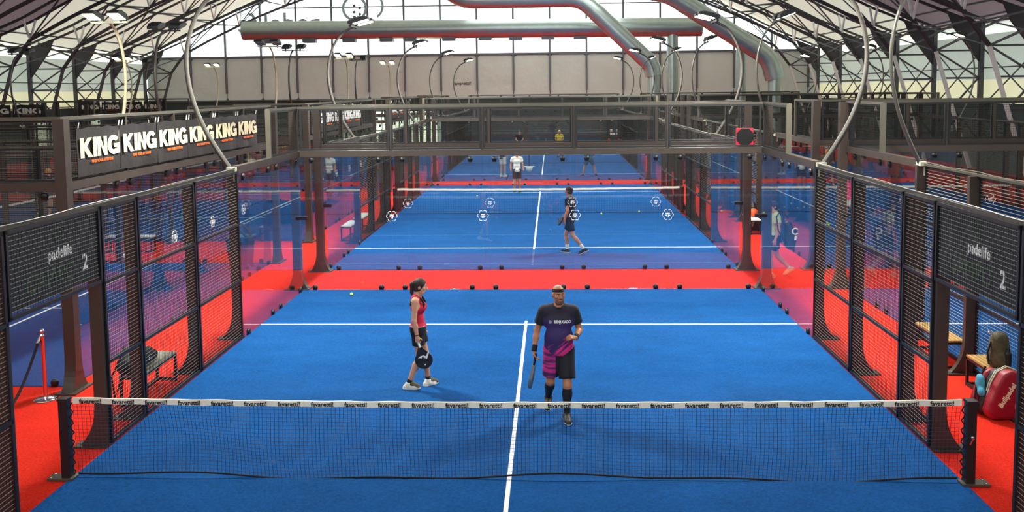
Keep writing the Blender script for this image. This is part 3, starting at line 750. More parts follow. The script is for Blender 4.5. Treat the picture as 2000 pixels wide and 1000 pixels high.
# ------------------------------------------------------------------ people: smooth solids grown on a skeleton
class Vol:
    def __init__(s, lo, hi, h):
        s.lo = np.array(lo, float); s.h = h; s.n = np.ceil((np.array(hi)-s.lo)/h).astype(int)+1
        s.F = np.full(s.n, 0.5, np.float32)
        s.ax = [s.lo[i]+h*np.arange(s.n[i]) for i in range(3)]
    def _sub(s, lo, hi):
        a = np.clip(np.floor((np.array(lo)-s.lo)/s.h).astype(int), 0, s.n-1); b = np.clip(np.ceil((np.array(hi)-s.lo)/s.h).astype(int)+1, 1, s.n)
        b = np.maximum(b, a+1)
        sl = tuple(slice(a[i], b[i]) for i in range(3))
        P = np.stack(np.meshgrid(*[s.ax[i][sl[i]] for i in range(3)], indexing='ij'), -1); return sl, P
    @staticmethod
    def dcap(P, a, b, r1, r2, sq=None):
        a = np.array(a, float); b = np.array(b, float); d = b-a; t = np.clip(((P-a)@d)/max(1e-9, d@d), 0, 1)
        q = P-(a+t[..., None]*d)
        if sq is not None: q = q*np.array(sq)
        return np.sqrt((q**2).sum(-1))-(r1+(r2-r1)*t)
    @staticmethod
    def dell(P, c, r, R=None):
        q = P-np.array(c, float)
        if R is not None: q = q@np.array(R)
        r = np.array(r, float); k = np.sqrt(((q/r)**2).sum(-1)); k2 = np.sqrt(((q/r**2)**2).sum(-1))+1e-9
        return k*(k-1)/k2
    @staticmethod
    def smin(a, b, k):
        if k <= 0: return np.minimum(a, b)
        h = np.clip(0.5+0.5*(b-a)/k, 0, 1); return b*(1-h)+a*h-k*h*(1-h)
    def prims(s, lst, inf=0.0, sub=False):
        for p in lst:
            kind = p[0]; k = p[-1]; m = 0.06+inf
            if kind == 'c':
                _, a, b, r1, r2, sq, k = p; r = max(r1, r2)+m
                if sq is not None: r = r/min(sq)
                sl, P = s._sub(np.minimum(a, b)-r, np.maximum(a, b)+r); d = s.dcap(P, a, b, r1, r2, sq)-inf
            else:
                _, c, rad, R, k = p; r = max(rad)+m; sl, P = s._sub(np.array(c)-r, np.array(c)+r); d = s.dell(P, c, rad, R)-inf
            if sub: s.F[sl] = np.maximum(s.F[sl], -d)
            else: s.F[sl] = s.smin(s.F[sl], d.astype(np.float32), k)
    def cut(s, n, p):
        """keep the side where (x-p).n < 0"""
        n = np.array(n, float); n /= np.linalg.norm(n); p = np.array(p, float)
        d = (s.ax[0][:, None, None]-p[0])*n[0]+(s.ax[1][None, :, None]-p[1])*n[1]+(s.ax[2][None, None, :]-p[2])*n[2]
        s.F = np.maximum(s.F, d.astype(np.float32))
    def union(s, o): s.F = np.minimum(s.F, o.F)
    def mesh(s, name, m):
        F = s.F; S_ = F < 0
        C = [S_[i:S_.shape[0]-1+i, j:S_.shape[1]-1+j, k:S_.shape[2]-1+k] for i in (0, 1) for j in (0, 1) for k in (0, 1)]
        cnt = sum(c.astype(np.int8) for c in C); mask = (cnt > 0) & (cnt < 8); idx = -np.ones(mask.shape, np.int64); cells = np.argwhere(mask); idx[mask] = np.arange(len(cells))
        acc = np.zeros((len(cells), 3)); num = np.zeros(len(cells))
        for ax in range(3):
            o = [i for i in range(3) if i != ax]
            for u in (0, 1):
                for v in (0, 1):
                    a = cells.copy(); a[:, o[0]] += u; a[:, o[1]] += v; b = a.copy(); b[:, ax] += 1
                    fa = F[a[:, 0], a[:, 1], a[:, 2]]; fb = F[b[:, 0], b[:, 1], b[:, 2]]; c = (fa < 0) != (fb < 0)
                    t = np.where(c, fa/np.where(fa == fb, 1, fa-fb), 0); p = a.astype(float); p[:, ax] += t
                    acc[c] += p[c]; num[c] += 1
        vs = acc/np.maximum(num, 1)[:, None]*s.h+s.lo; faces = []
        for ax in range(3):
            o = [i for i in range(3) if i != ax]
            sa = [slice(None)]*3; sb = [slice(None)]*3; sa[ax] = slice(0, -1); sb[ax] = slice(1, None)
            A = S_[tuple(sa)]; B = S_[tuple(sb)]; e = np.argwhere(A != B)
            e = e[(e[:, o[0]] > 0) & (e[:, o[1]] > 0) & (e[:, o[0]] < s.n[o[0]]-1) & (e[:, o[1]] < s.n[o[1]]-1)]
            inside = A[e[:, 0], e[:, 1], e[:, 2]]; q = []
            for du, dv in ((-1, -1), (0, -1), (0, 0), (-1, 0)):
                c = e.copy(); c[:, o[0]] += du; c[:, o[1]] += dv; q.append(idx[c[:, 0], c[:, 1], c[:, 2]])
            q = np.stack(q, 1); flip = inside if ax != 1 else ~inside
            q[~flip] = q[~flip][:, ::-1]; faces.append(q)
        f = np.concatenate(faces); f = f[(f >= 0).all(1)]
        me = bpy.data.meshes.new(name); me.from_pydata(vs.tolist(), [], f.tolist()); me.materials.append(m)
        me.polygons.foreach_set('use_smooth', [True]*len(me.polygons)); me.update(); return me
def A3(*v): return np.array(v, float)
def unit(v): v = np.array(v, float); return v/np.linalg.norm(v)
def lerp(a, b, t): return np.array(a)*(1-t)+np.array(b)*t
def c(a, b, r1, r2, k=0.02, sq=None): return ('c', A3(*a), A3(*b), r1, r2, sq, k)
def e(cc, r, R=None, k=0.02): return ('e', A3(*cc), r, R, k)
def head_frame(yaw, pitch):
    """columns: the head's x (its left), y (back), z (up) in body space; yaw > 0 turns towards body +x"""
    cy, sy = math.cos(yaw), math.sin(yaw); cp, sp = math.cos(pitch), math.sin(pitch)
    Rz = np.array([[cy, -sy, 0], [sy, cy, 0], [0, 0, 1]]); Rx = np.array([[1, 0, 0], [0, cp, -sp], [0, sp, cp]])
    return Rz@Rx
def head_prims(H, R, f=1.0):
    p = lambda x, y, z: H+R@A3(x*f, y*f, z*f)
    L = [e(p(0, .012, .035), (.076*f, .094*f, .088*f), R, .0), e(p(0, -.010, -.035), (.062*f, .072*f, .075*f), R, .03), c(p(-.022, -.045, -.088), p(.022, -.045, -.088), .028*f, .028*f, .025),
         c(p(-.03, -.074, .028), p(.03, -.074, .028), .014*f, .014*f, .014), c(p(0, -.082, .012), p(0, -.104, -.022), .009*f, .013*f, .010), c(p(-.012, -.09, -.026), p(.012, -.09, -.026), .008*f, .008*f, .008),
         c(p(-.020, -.080, -.058), p(.020, -.080, -.058), .007*f, .007*f, .006), c(p(-.016, -.079, -.068), p(.016, -.079, -.068), .007*f, .007*f, .006),
         e(p(-.045, -.060, -.015), (.02*f, .018*f, .018*f), R, .02), e(p(.045, -.060, -.015), (.02*f, .018*f, .018*f), R, .02)]
    for s in (-1, 1): L += [e(p(s*.077, .012, -.008), (.009*f, .019*f, .031*f), R, .006), e(p(s*.082, .008, .012), (.009*f, .014*f, .010*f), R, .006), e(p(s*.074, .0, -.005), (.012*f, .010*f, .018*f), R, .006)]
    return L
def hand_prims(W, d, n, side, curl, f=1.0, thumb=0.6):
    """W wrist, d direction to the fingers, n palm normal (fingers curl towards it), side: +1 thumb lies along cross(d,n)"""
    d = unit(d); n = unit(n-d*np.dot(n, d)); s = np.cross(d, n)*side
    L = [c(W-d*.01, W+d*.03*f, .024*f, .026*f, .02), c(W+d*.035*f-s*.020*f, W+d*.085*f-s*.026*f, .015*f, .013*f, .015), c(W+d*.035*f, W+d*.09*f, .016*f, .014*f, .015), c(W+d*.03*f+s*.020*f, W+d*.085*f+s*.026*f, .016*f, .014*f, .015)]
    for k, (o, l) in enumerate(((.030, .072), (.010, .080), (-.010, .074), (-.030, .058))):
        b = W+d*.088*f+s*o*f; l *= f; a1 = curl*0.9; a2 = curl*1.9; a3 = curl*2.6
        p1 = b+(d*math.cos(a1)+n*math.sin(a1))*l*.45; p2 = p1+(d*math.cos(a2)+n*math.sin(a2))*l*.32; p3 = p2+(d*math.cos(a3)+n*math.sin(a3))*l*.25
        L += [c(b, p1, .0098*f, .0090*f, .005), c(p1, p2, .0090*f, .0083*f, .003), c(p2, p3, .0083*f, .0073*f, .003)]
    t0 = W+d*.030*f+s*.026*f; t1 = t0+unit(d*.55+s*.75+n*thumb*.6)*.042*f; t2 = t1+unit(d*.8+s*.05+n*thumb)*.032*f
    L += [c(t0-s*.008, t1, .0135*f, .0112*f, .012), c(t1, t2, .0110*f, .0088*f, .004)]
    return L
def person(name, loc, rz, label, J, look, h=0.02, close=False, group=None):
    """J: joints in body space (front -y, left +x); look: what is worn"""
    root = empty(name, loc, rz, label, 'person', group); B = look.get('build', 1.0); fem = look.get('fem', False)
    nk = J['neck']; pv = J['pelvis']; ch = J['chest']; HR = head_frame(*J['turn']); H = J['head']
    sl_, sr_ = J['shL'], J['shR']; hl, hr = J['hipL'], J['hipR']; wv = unit(hl-hr); sv = unit(sl_-sr_); back = np.cross(unit(nk-pv), sv)  # points backwards
    if np.dot(back, A3(0, 1, 0)) < 0 and abs(J.get('lean', 0)) < 1: back = -back
    w = .078*B if not fem else .066; rc = .103*B if not fem else .088
    torso = [c(ch-sv*w, ch+sv*w, rc, rc, .03), c(lerp(pv, ch, .5)-sv*w*.82, lerp(pv, ch, .5)+sv*w*.82, rc*.95 if not fem else .080, rc*.95 if not fem else .080, .07), c(pv-wv*.072*B, pv+wv*.072*B, .108*B if not fem else .104, .108*B if not fem else .104, .07),
             c(lerp(sr_, nk, .12), lerp(sl_, nk, .12), .062 if not fem else .050, .062 if not fem else .050, .06), c(lerp(sr_, nk, .5)+A3(0, .01, .0), nk, .045, .050, .05), c(lerp(sl_, nk, .5)+A3(0, .01, 0), nk, .045, .050, .05)]
    if look.get('belly'): torso.append(e(lerp(pv, ch, .42)-back*.045, (.150, .105, .15), None, .08))
    if fem: torso += [e(ch-back*.072-sv*.062+A3(0, 0, .0), (.052, .050, .055), None, .03), e(ch-back*.072+sv*.062, (.052, .050, .055), None, .03)]
    neckp = [c(nk-A3(0, 0, .02), lerp(nk, H, .62)+back*.012, .057 if not fem else .046, .052 if not fem else .044, .035)]
    lf = look.get('limb', 1.0); arm = {}; leg = {}
    for s in 'LR':
        S0, E0, W0 = J['sh'+s], J['el'+s], J['wr'+s]
        arm[s] = ([c(S0, E0, .052*lf, .041*lf, .03)], [c(E0, lerp(E0, W0, .35), .040*lf, .041*lf, .02), c(lerp(E0, W0, .3), W0, .041*lf, .026*lf, .02)])
        P0, K0, N0 = J['hip'+s], J['kn'+s], J['an'+s]
        leg[s] = ([c(P0-A3(0, 0, .02), K0, .086*lf, .056*lf, .05)], [c(K0, lerp(K0, N0, .32), .054*lf, .056*lf, .025), c(lerp(K0, N0, .28)+A3(0, .012, 0), N0, .056*lf, .036*lf, .03)])
    foot = {}
    for s in 'LR':
        N0 = J['an'+s]; fd = unit(J['ft'+s]); up = np.cross(np.cross(fd, A3(0, 0, 1)), fd); up = unit(up); fs_ = .80 if fem else 1.0; toe = N0-up*.055+fd*.165*fs_; heel = N0-up*.055-fd*.055*fs_
        foot[s] = ([c(N0, N0-up*.03, .036, .038, .02), c(heel, toe-fd*.05, .034, .034, .03), c(N0-up*.02, toe-fd*.05, .034, .030, .03), c(toe-fd*.06, toe, .036, .026, .02)], up, N0-up*.09)
    hands = []
    for s in 'LR':
        if close or look.get('hands', True):
            d, n, cu = J['hand'+s]; hands += hand_prims(J['wr'+s], A3(*d), A3(*n), 1 if s == 'R' else -1, cu, 1.0 if not fem else .92)
    body = torso+neckp+head_prims(H, HR, 1.0 if not fem else .94)+arm['L'][0]+arm['L'][1]+arm['R'][0]+arm['R'][1]+leg['L'][0]+leg['L'][1]+leg['R'][0]+leg['R'][1]+hands
    for s in 'LR': body += foot[s][0][:2]
    pts = np.array([v for k_, v in J.items() if k_ not in ('turn', 'lean') and not k_.startswith('hand') and not k_.startswith('ft')]); lo = pts.min(0)-.24; hi = pts.max(0)+.26
    hb = h*0.72 if close else h
    v = Vol(lo, hi, hb); v.prims(body); link('body', v.mesh('body', look['skin']), root)
    inf = look.get('inf', .012)
    # shirt
    if look.get('shirt'):
        v = Vol(lo, hi, h); v.prims(torso+[c(pv, pv-A3(0, 0, .03), .11*B, .11*B, .06)], inf)
        sl = look.get('sleeve', .5)
        if sl > 0: v.prims([c(J['sh'+s], lerp(J['sh'+s], J['el'+s], 1), .060*lf, .064*lf, .03) for s in 'LR'], inf)
        hem = pv-A3(0, 0, look.get('hem', .04)); v.cut(unit(pv-ch), hem)
        if sl > 0:
            F1 = v.F.copy()
            for s in 'LR':       # open the sleeve ends
                S0, E0 = J['sh'+s], J['el'+s]; u = unit(E0-S0); L_ = np.linalg.norm(E0-S0); q = S0+u*L_*sl
                X, Y, Z = np.meshgrid(*v.ax, indexing='ij'); P = np.stack([X, Y, Z], -1)
                d = (P-q)@u; rad = np.linalg.norm((P-q)-d[..., None]*u, axis=-1)
                v.F = np.where((d > 0) & (rad < .13) & (np.abs(X) > abs(S0[0])*.85), np.maximum(v.F, d), v.F).astype(np.float32)
        else:
            for s, q in (('L', 1), ('R', -1)):
                cc = J['sh'+s]+sv*q*.02; v.prims([('e', cc+A3(0, 0, -.015), (.085, .14, .115), None, 0)], 0, sub=True)
        v.prims([('c', nk+A3(0, 0, .02)-back*.018, nk+A3(0, 0, .14)-back*.05, .058 if sl > 0 else .075, .085, None, 0)], 0, sub=True)
        link(look.get('shirt_name', 'shirt'), v.mesh('shirt', look['shirt']), root)
    # shorts or skirt
    if look.get('shorts'):
        v = Vol(lo, hi, h); top = lerp(pv, ch, .18); sh = look.get('short_len', .62)
        v.prims([torso[2]]+[c(lerp(pv, ch, .15)-wv*.06, lerp(pv, ch, .15)+wv*.06, .10, .10, .05)], inf*.8)
        pr = []
        for s in 'LR':
            P0, K0 = J['hip'+s], J['kn'+s]; wd = look.get('short_wide', 1.0); pr.append(c(P0, K0, .094*lf*wd, .088*lf*wd, .03))
        v.prims(pr, inf*.8); v.cut(unit(ch-pv), top)
        for s in 'LR':
            P0, K0 = J['hip'+s], J['kn'+s]; u = unit(K0-P0); q = P0+u*np.linalg.norm(K0-P0)*sh; P = np.stack(np.meshgrid(*v.ax, indexing='ij'), -1); d = (P-q)@u
            o_ = J['hip'+('R' if s == 'L' else 'L')]; k_ = J['kn'+('R' if s == 'L' else 'L')]
            near = v.dcap(P, P0, K0+u*.2, .0, .0) <= v.dcap(P, o_, k_+unit(k_-o_)*.2, .0, .0)
            v.F = np.where((d > 0) & near, np.maximum(v.F, d), v.F).astype(np.float32)
        link(look.get('shorts_name', 'shorts'), v.mesh('shorts', look['shorts']), root)
    # socks and shoes
    for s in 'LR':
        K0, N0 = J['kn'+s], J['an'+s]; up = foot[s][1]
        if look.get('socks'):
            lo2, hi2 = np.minimum(K0, N0)-.12, np.maximum(K0, N0)+.12; v = Vol(lo2, hi2, h*.8); v.prims(leg[s][1], .006); v.cut(unit(K0-N0), lerp(N0, K0, look.get('sock_h', .25))); link('sock', v.mesh('sock', look['socks']), root)
        v = Vol(N0-.30, N0+.30, h*.7); v.prims(foot[s][0][1:], .012); v.prims([c(N0+up*.0, N0-up*.03, .044, .046, .02)], .004); v.cut(-up, foot[s][2]); v.cut(up, N0+up*.022)
        so = link('shoe', v.mesh('shoe', look.get('shoe', M_blackcloth)), root)
        if look.get('upper'):
            v = Vol(N0-.30, N0+.30, h*.7); v.prims([c(N0-up*.01+A3(*unit(J['ft'+s]))*.03, N0-up*.05+A3(*unit(J['ft'+s]))*.13, .032, .026, .02)], .017); v.cut(-up, foot[s][2]+up*.035); link('shoe_upper', v.mesh('upper', look['upper']), so)
        v = Vol(N0-.30, N0+.30, h*.7); v.prims(foot[s][0][1:2]+foot[s][0][3:], .016); v.cut(-up, foot[s][2]); v.cut(up, foot[s][2]+up*.030); link('sole', v.mesh('sole', look.get('sole', M_shoe)), so)
    # hair
    f = 1.0 if not fem else .94
    P_ = lambda x, y, z: H+HR@(A3(x, y, z)*f)
    if look.get('hair'):
        v = Vol(H-.24, H+.24, h*.75); v.prims([e(P_(0, .014, .038), (.079*f, .097*f, .091*f), HR, .0), e(P_(0, .03, -.03), (.068*f, .072*f, .07*f), HR, .02)], .006)
        nrm = HR@A3(0, -1, -.55); v.cut(nrm, P_(0, -.055, .070)) if False else None
        v.prims([('e', P_(0, -.085, -.03), (.082*f, .080*f, .095*f), HR, 0)], 0, sub=True); v.cut(HR@A3(0, -.35, -1), P_(0, .0, -.06))
        link('hair', v.mesh('hair', look['hair']), root)
    if look.get('pony'):
        v = Vol(H-.42, H+.30, h*.7); a = P_(0, .10, .06); b1 = P_(0, .135, .02); b2 = P_(0, .125, -.10); b3 = P_(0, .10, -.20)
        v.prims([c(a, b1, .026, .030, .02), c(b1, b2, .030, .024, .02), c(b2, b3, .024, .008, .02)]); link('ponytail', v.mesh('pony', look['hair']), root)
    if close:
        for s in (-1, 1):
            b = MB(); b.sphere(tuple(P_(s*.030, -.0745, .012)), .0115, 8); b.build('eye', M_eye, root)
            b = MB(); b.sphere(tuple(P_(s*.030, -.0835, .012)), .006, 6); b.build('iris', M_hairb, root)
            b = MB(); b.tube([P_(s*.048, -.082, .030), P_(s*.032, -.090, .036), P_(s*.014, -.091, .031)], .0042, 6); b.build('eyebrow', look.get('brow', M_hairb), root)
        b = MB(); b.tube([P_(-.022, -.084, -.063), P_(-.008, -.089, -.062), P_(.008, -.089, -.062), P_(.022, -.084, -.063)], [.003, .0052, .0052, .003], 6); b.build('lips', look.get('lip', M_lip), root)
    return root, P_, HR
M_lip = mat('lips', (168, 92, 84), 0.5)
M_liptan = mat('tanned lips', (150, 84, 74), 0.5)
def strap(name, p, d, r, w, m, parent, n=20, sx=1.0):
    """band round a limb"""
    d = unit(d); b = MB(); b.tube([p-d*w/2, p-d*w*.3, p+d*w*.3, p+d*w/2], [r*.97, r, r, r*.97], n); return b.build(name, m, parent)
def on_surface(me, obj, name, parent, loc_fn):
    """wraps a flat lettering mesh (x, z) on the front (-y) of a body mesh"""
    from mathutils.bvhtree import BVHTree
    bv = BVHTree.FromPolygons([v.co for v in obj.data.vertices], [p.vertices for p in obj.data.polygons]); me = me.copy()
    for v in me.vertices:
        x, z = loc_fn(v.co.x, v.co.y); h = bv.ray_cast(V(x, -2, z), V(0, 1, 0)); y = h[0].y if h[0] else 0
        v.co = V(x, y-0.004-v.co.z, z)
    me.flip_normals(); return link(name, me, parent)

# shirt of the near man: navy above, slanting magenta streaks below, black sleeves
def shirt_material():
    m = bpy.data.materials.new('navy and magenta shirt'); m.use_nodes = True; nt = m.node_tree; N = nt.nodes; L = nt.links; b = N['Principled BSDF']; b.inputs['Roughness'].default_value = .75
    tc = N.new('ShaderNodeTexCoord'); sp = N.new('ShaderNodeSeparateXYZ'); L.new(tc.outputs['Object'], sp.inputs[0])
    def M(op, a, b_=None, c_=None):
        n = N.new('ShaderNodeMath'); n.operation = op
        for i, q in enumerate((a, b_, c_)):
            if q is None: continue
            if isinstance(q, (int, float)): n.inputs[i].default_value = q
            else: L.new(q, n.inputs[i])
        return n.outputs[0]
    X, Z = sp.outputs[0], sp.outputs[2]
    q = M('SUBTRACT', Z, M('MULTIPLY', X, .72))          # lines of constant q rise to the wearer's left
    w = N.new('ShaderNodeTexNoise'); w.inputs['Scale'].default_value = 1; w.inputs['Detail'].default_value = 5
    cb = N.new('ShaderNodeCombineXYZ'); L.new(M('MULTIPLY', q, 26), cb.inputs[0]); L.new(M('MULTIPLY', M('ADD', X, M('MULTIPLY', Z, .7)), 4), cb.inputs[1]); L.new(cb.outputs[0], w.inputs['Vector'])
    lo = M('ADD', M('MULTIPLY', M('SUBTRACT', 1.02, q), 7), M('MULTIPLY', M('SUBTRACT', w.outputs['Fac'], .5), 5.5))
    mask = M('MINIMUM', M('MAXIMUM', lo, 0), 1)
    mx = N.new('ShaderNodeMix'); mx.data_type = 'RGBA'; L.new(mask, mx.inputs['Factor']); mx.inputs['A'].default_value = srgb(52, 34, 92); mx.inputs['B'].default_value = srgb(238, 50, 128)
    dark = M('MINIMUM', M('MAXIMUM', M('MULTIPLY', M('SUBTRACT', Z, 1.30), 9), 0), 1)
    m2 = N.new('ShaderNodeMix'); m2.data_type = 'RGBA'; L.new(dark, m2.inputs['Factor']); L.new(mx.outputs['Result'], m2.inputs['A']); m2.inputs['B'].default_value = srgb(34, 30, 48)
    slv = M('GREATER_THAN', M('ABSOLUTE', M('ADD', X, 0.0)), .205)
    m3 = N.new('ShaderNodeMix'); m3.data_type = 'RGBA'; L.new(slv, m3.inputs['Factor']); L.new(m2.outputs['Result'], m3.inputs['A']); m3.inputs['B'].default_value = srgb(20, 24, 28)
    L.new(m3.outputs['Result'], b.inputs['Base Color']); return m
def short_material():
    m = bpy.data.materials.new('black shorts with magenta leg'); m.use_nodes = True; nt = m.node_tree; N = nt.nodes; L = nt.links; b = N['Principled BSDF']; b.inputs['Roughness'].default_value = .8
    tc = N.new('ShaderNodeTexCoord'); sp = N.new('ShaderNodeSeparateXYZ'); L.new(tc.outputs['Object'], sp.inputs[0])
    nz = N.new('ShaderNodeTexNoise'); nz.inputs['Scale'].default_value = 1; mp = N.new('ShaderNodeMapping'); mp.inputs['Rotation'].default_value = (0, .6, 0); mp.inputs['Scale'].default_value = (3, 3, 22); L.new(tc.outputs['Object'], mp.inputs[0]); L.new(mp.outputs[0], nz.inputs['Vector'])
    r1 = N.new('ShaderNodeValToRGB'); r1.color_ramp.elements[0].position = .42; r1.color_ramp.elements[0].color = srgb(60, 30, 80); r1.color_ramp.elements[1].position = .55; r1.color_ramp.elements[1].color = srgb(196, 40, 128); L.new(nz.outputs['Fac'], r1.inputs[0])
    g = N.new('ShaderNodeMath'); g.operation = 'LESS_THAN'; L.new(sp.outputs[0], g.inputs[0]); g.inputs[1].default_value = -.045
    mx = N.new('ShaderNodeMix'); mx.data_type = 'RGBA'; L.new(g.outputs[0], mx.inputs['Factor']); mx.inputs['A'].default_value = srgb(20, 22, 28); L.new(r1.outputs[0], mx.inputs['B']); L.new(mx.outputs['Result'], b.inputs['Base Color']); return m

# padel racket: origin at the grip's middle, head along +z, face normal y
def racket(loc, rot, label, face=M_black, deco=None, parent=None):
    r = empty('padel_racket', loc, 0, label, 'racket', 'padel rackets'); r.rotation_euler = rot
    b = MB(); n = 28; poly = []
    for i in range(n+1):
        t = -2.35+4.7*i/n; poly.append((.128*math.sin(t), .275+.128*math.cos(t)))
    poly = [(x, z) for x, z in poly]; poly += [(-.03, .085), (.03, .085)] if poly[-1][0] < 0 else [(.03, .085), (-.03, .085)]
    b.prism(poly, -.019, .019, 'xz'); b.build('racket_head', face, r)
    b = MB(); b.tube([(0, 0, -.06), (0, 0, .10)], [.017, .015], 10); b.lathe((0, 0, -.065), [(0, -.006), (.02, -.004), (.02, .01), (0, .012)], 10); b.build('grip', M_white if deco else M_blackcloth, r)
    b = MB()
    for i in range(-4, 5):
        for j in range(-4, 5):
            if i*i+j*j <= 14: b.lathe((i*.02, -.0195, .28+j*.02), [(0, 0), (.0042, 0), (.0042, .001), (0, .001)], 8, 'y'); b.lathe((i*.02, .0185, .28+j*.02), [(0, 0), (.0042, 0), (.0042, .001), (0, .001)], 8, 'y')
    b.build('drill_holes', M_rope, r)
    if deco:
        for sy in (-1, 1):
            b = MB()
            for i in range(10):
                t0 = -2.5+1.75*i/10; t1 = -2.5+1.75*(i+1)/10; R1 = .082; R0 = .060-.012*math.sin(i*1.3)
                q = lambda R_, t: (R_*math.cos(t)+.012, .285+R_*math.sin(t)+.0)
                b.prism([q(R1, t0), q(R1, t1), q(R0, t1), q(R0, t0)], sy*.0195-.0012, sy*.0195+.0012, 'xz')
            b.prism([(-.105, .19), (-.085, .18), (-.03, .255), (-.05, .27)], sy*.0195-.0012, sy*.0195+.0012, 'xz'); b.prism([(-.01, .33), (.012, .34), (.006, .355), (-.014, .347)], sy*.0195-.0012, sy*.0195+.0012, 'xz')
            b.build('white_emblem', M_white, r)
    return r

# near man walking towards the net
J = dict(pelvis=A3(0, .02, .96), chest=A3(0, -.0, 1.33), neck=A3(0, .0, 1.52), head=A3(.0, -.035, 1.685), turn=(.30, .04),
         shL=A3(.195, 0, 1.465), elL=A3(.275, .05, 1.20), wrL=A3(.215, -.17, 1.145), shR=A3(-.195, 0, 1.465), elR=A3(-.285, .05, 1.19), wrR=A3(-.325, -.04, .945),
         hipL=A3(.092, .02, .92), knL=A3(.105, -.12, .50), anL=A3(.095, -.10, .105), hipR=A3(-.092, .02, .92), knR=A3(-.115, .04, .505), anR=A3(-.14, .34, .20),
         ftL=(.12, -1, -.02), ftR=(-.12, -1, -.55), handL=((-.75, -.55, .25), (-.3, .4, -.8), .78), handR=((.05, -.05, -1), (.9, -.25, 0), .80))
LOOK = dict(skin=M_skin2, shirt=shirt_material(), shorts=short_material(), sleeve=.62, socks=M_blackcloth, sock_h=.92, short_len=.80, short_wide=1.12, build=1.07, belly=True, lip=M_liptan, brow=M_hairb, hem=.07, inf=.014, shoe=mat('dark olive shoe', (40, 40, 32), .6))
man, P_, HR = person('person', (0.58, 1.98, 0), 0.02, 'man in navy and magenta shirt and black headband walking to the nearest net', J, LOOK, .011, True)
b = MB(); ring_pts = []
v = Vol(J['head']-.2, J['head']+.2, .006); v.prims([e(P_(0, .012, .035), (.0775, .0955, .0895), HR, 0), c(P_(-.03, -.074, .04), P_(.03, -.074, .04), .012, .012, .02)], .006); v.cut(HR@A3(0, .12, 1), P_(0, -.08, .092)); v.cut(HR@A3(0, -.12, -1), P_(0, -.08, .055)); link('headband', v.mesh('band', M_blackcloth), man)
v = Vol(J['head']-.2, J['head']+.2, .006); v.prims([e(P_(0, .012, .035), (.076, .094, .088), HR, 0)], .003); v.cut(HR@A3(0, -.5, -1), P_(0, 0, .098)); link('cropped_hair', v.mesh('crop', mat('grey stubble hair', (176, 168, 158), .8)), man)
v = Vol(J['head']-.2, J['head']+.2, .005); v.prims([e(P_(0, -.010, -.035), (.062, .072, .075), HR, 0), c(P_(-.022, -.045, -.088), P_(.022, -.045, -.088), .028, .028, .025)], .0045); v.cut(HR@A3(0, .5, 1), P_(0, -.08, -.040)); v.cut(HR@A3(0, 1, -.2), P_(0, -.018, -.06)); v.prims([('c', P_(-.018, -.086, -.063), P_(.018, -.086, -.063), .012, .012, None, 0)], 0, True); link('beard', v.mesh('beard', mat('short grey beard', (112, 84, 68), .85, noise=(60, .3))), man)
strap('wristband', lerp(J['elR'], J['wrR'], .88), J['wrR']-J['elR'], .038, .085, M_blackcloth, man)
strap('wristband', lerp(J['elL'], J['wrL'], .86), J['wrL']-J['elL'], .037, .06, M_blackcloth, man)
strap('shirt_collar', J['neck']+A3(0, -.028, .012), A3(0, -.35, 1), .066, .012, M_blackcloth, man)
shirt = [o for o in man.children if o.name.startswith('shirt') and 'collar' not in o.name][0]
on_surface(text_mesh('BIENJUGADO', .052, M_white, .002, .002), shirt, 'chest_lettering', shirt, lambda x, y: (x*.70+.045, y+1.345))
b = MB(); b.prism([(.018*math.cos(2*PI*i/12), .022*math.sin(2*PI*i/12)) for i in range(12)], 0, .002); on_surface(b.mesh('em', mat('pale violet print', (150, 140, 190), .6)), shirt, 'chest_emblem', shirt, lambda x, y: (x-.112, y+1.345))
racket((0.58-.315, 1.98-.085, .845), (math.radians(180+10), math.radians(0), math.radians(82)), 'racket seen edge-on, pointing down from the hand of the man in navy and magenta', mat('grey racket', (84, 92, 94), .4))

# woman standing sideways, facing right (+x)
J = dict(pelvis=A3(0, .0, .89), chest=A3(0, .0, 1.21), neck=A3(0, .01, 1.375), head=A3(0, -.045, 1.515), turn=(0, .12),
         shL=A3(.160, .01, 1.325), elL=A3(.195, .0, 1.06), wrL=A3(.19, -.06, .84), shR=A3(-.165, .025, 1.325), elR=A3(-.215, .035, 1.055), wrR=A3(-.215, .0, .835),
         hipL=A3(.082, .0, .86), knL=A3(.09, -.10, .475), anL=A3(.095, -.125, .085), hipR=A3(-.082, .0, .86), knR=A3(-.095, -.02, .475), anR=A3(-.10, .145, .10),
         ftL=(.75, -1, 0), ftR=(-.02, -1, 0), handL=((0, -.1, -1), (-1, -.1, 0), .5), handR=((.0, -.10, -1), (.9, -.2, 0), .85))
LOOK = dict(skin=M_skin, shirt=M_redcloth, shirt_name='tank_top', shorts=M_blackcloth, sleeve=0, socks=M_blackcloth, sock_h=.17, short_len=.50, short_wide=1.08, fem=True, limb=.90, hair=M_hair, pony=True, hem=-.02, inf=.008, shoe=M_whitecloth, upper=M_bagolive, brow=M_hair)
WL = (-1.47, 3.27, 0); wo, P_, HR = person('person', WL, PI/2+.06, 'woman with ponytail in crimson tank top and black shorts holding a racket low', J, LOOK, .011, True)
for s in (-1, 1):
    b = MB(); x = .085*s
    pts = [(x*1.25, -.088, 1.22), (x*1.05, -.100, 1.27), (x*.98, -.070, 1.335), (x*.85, -.02, 1.372), (x*.85, .045, 1.365), (x*.9, .085, 1.31), (x*1.1, .095, 1.25)]
    b.tube(pts, .017, 8); b.build('shoulder_strap', M_blackcloth, wo)
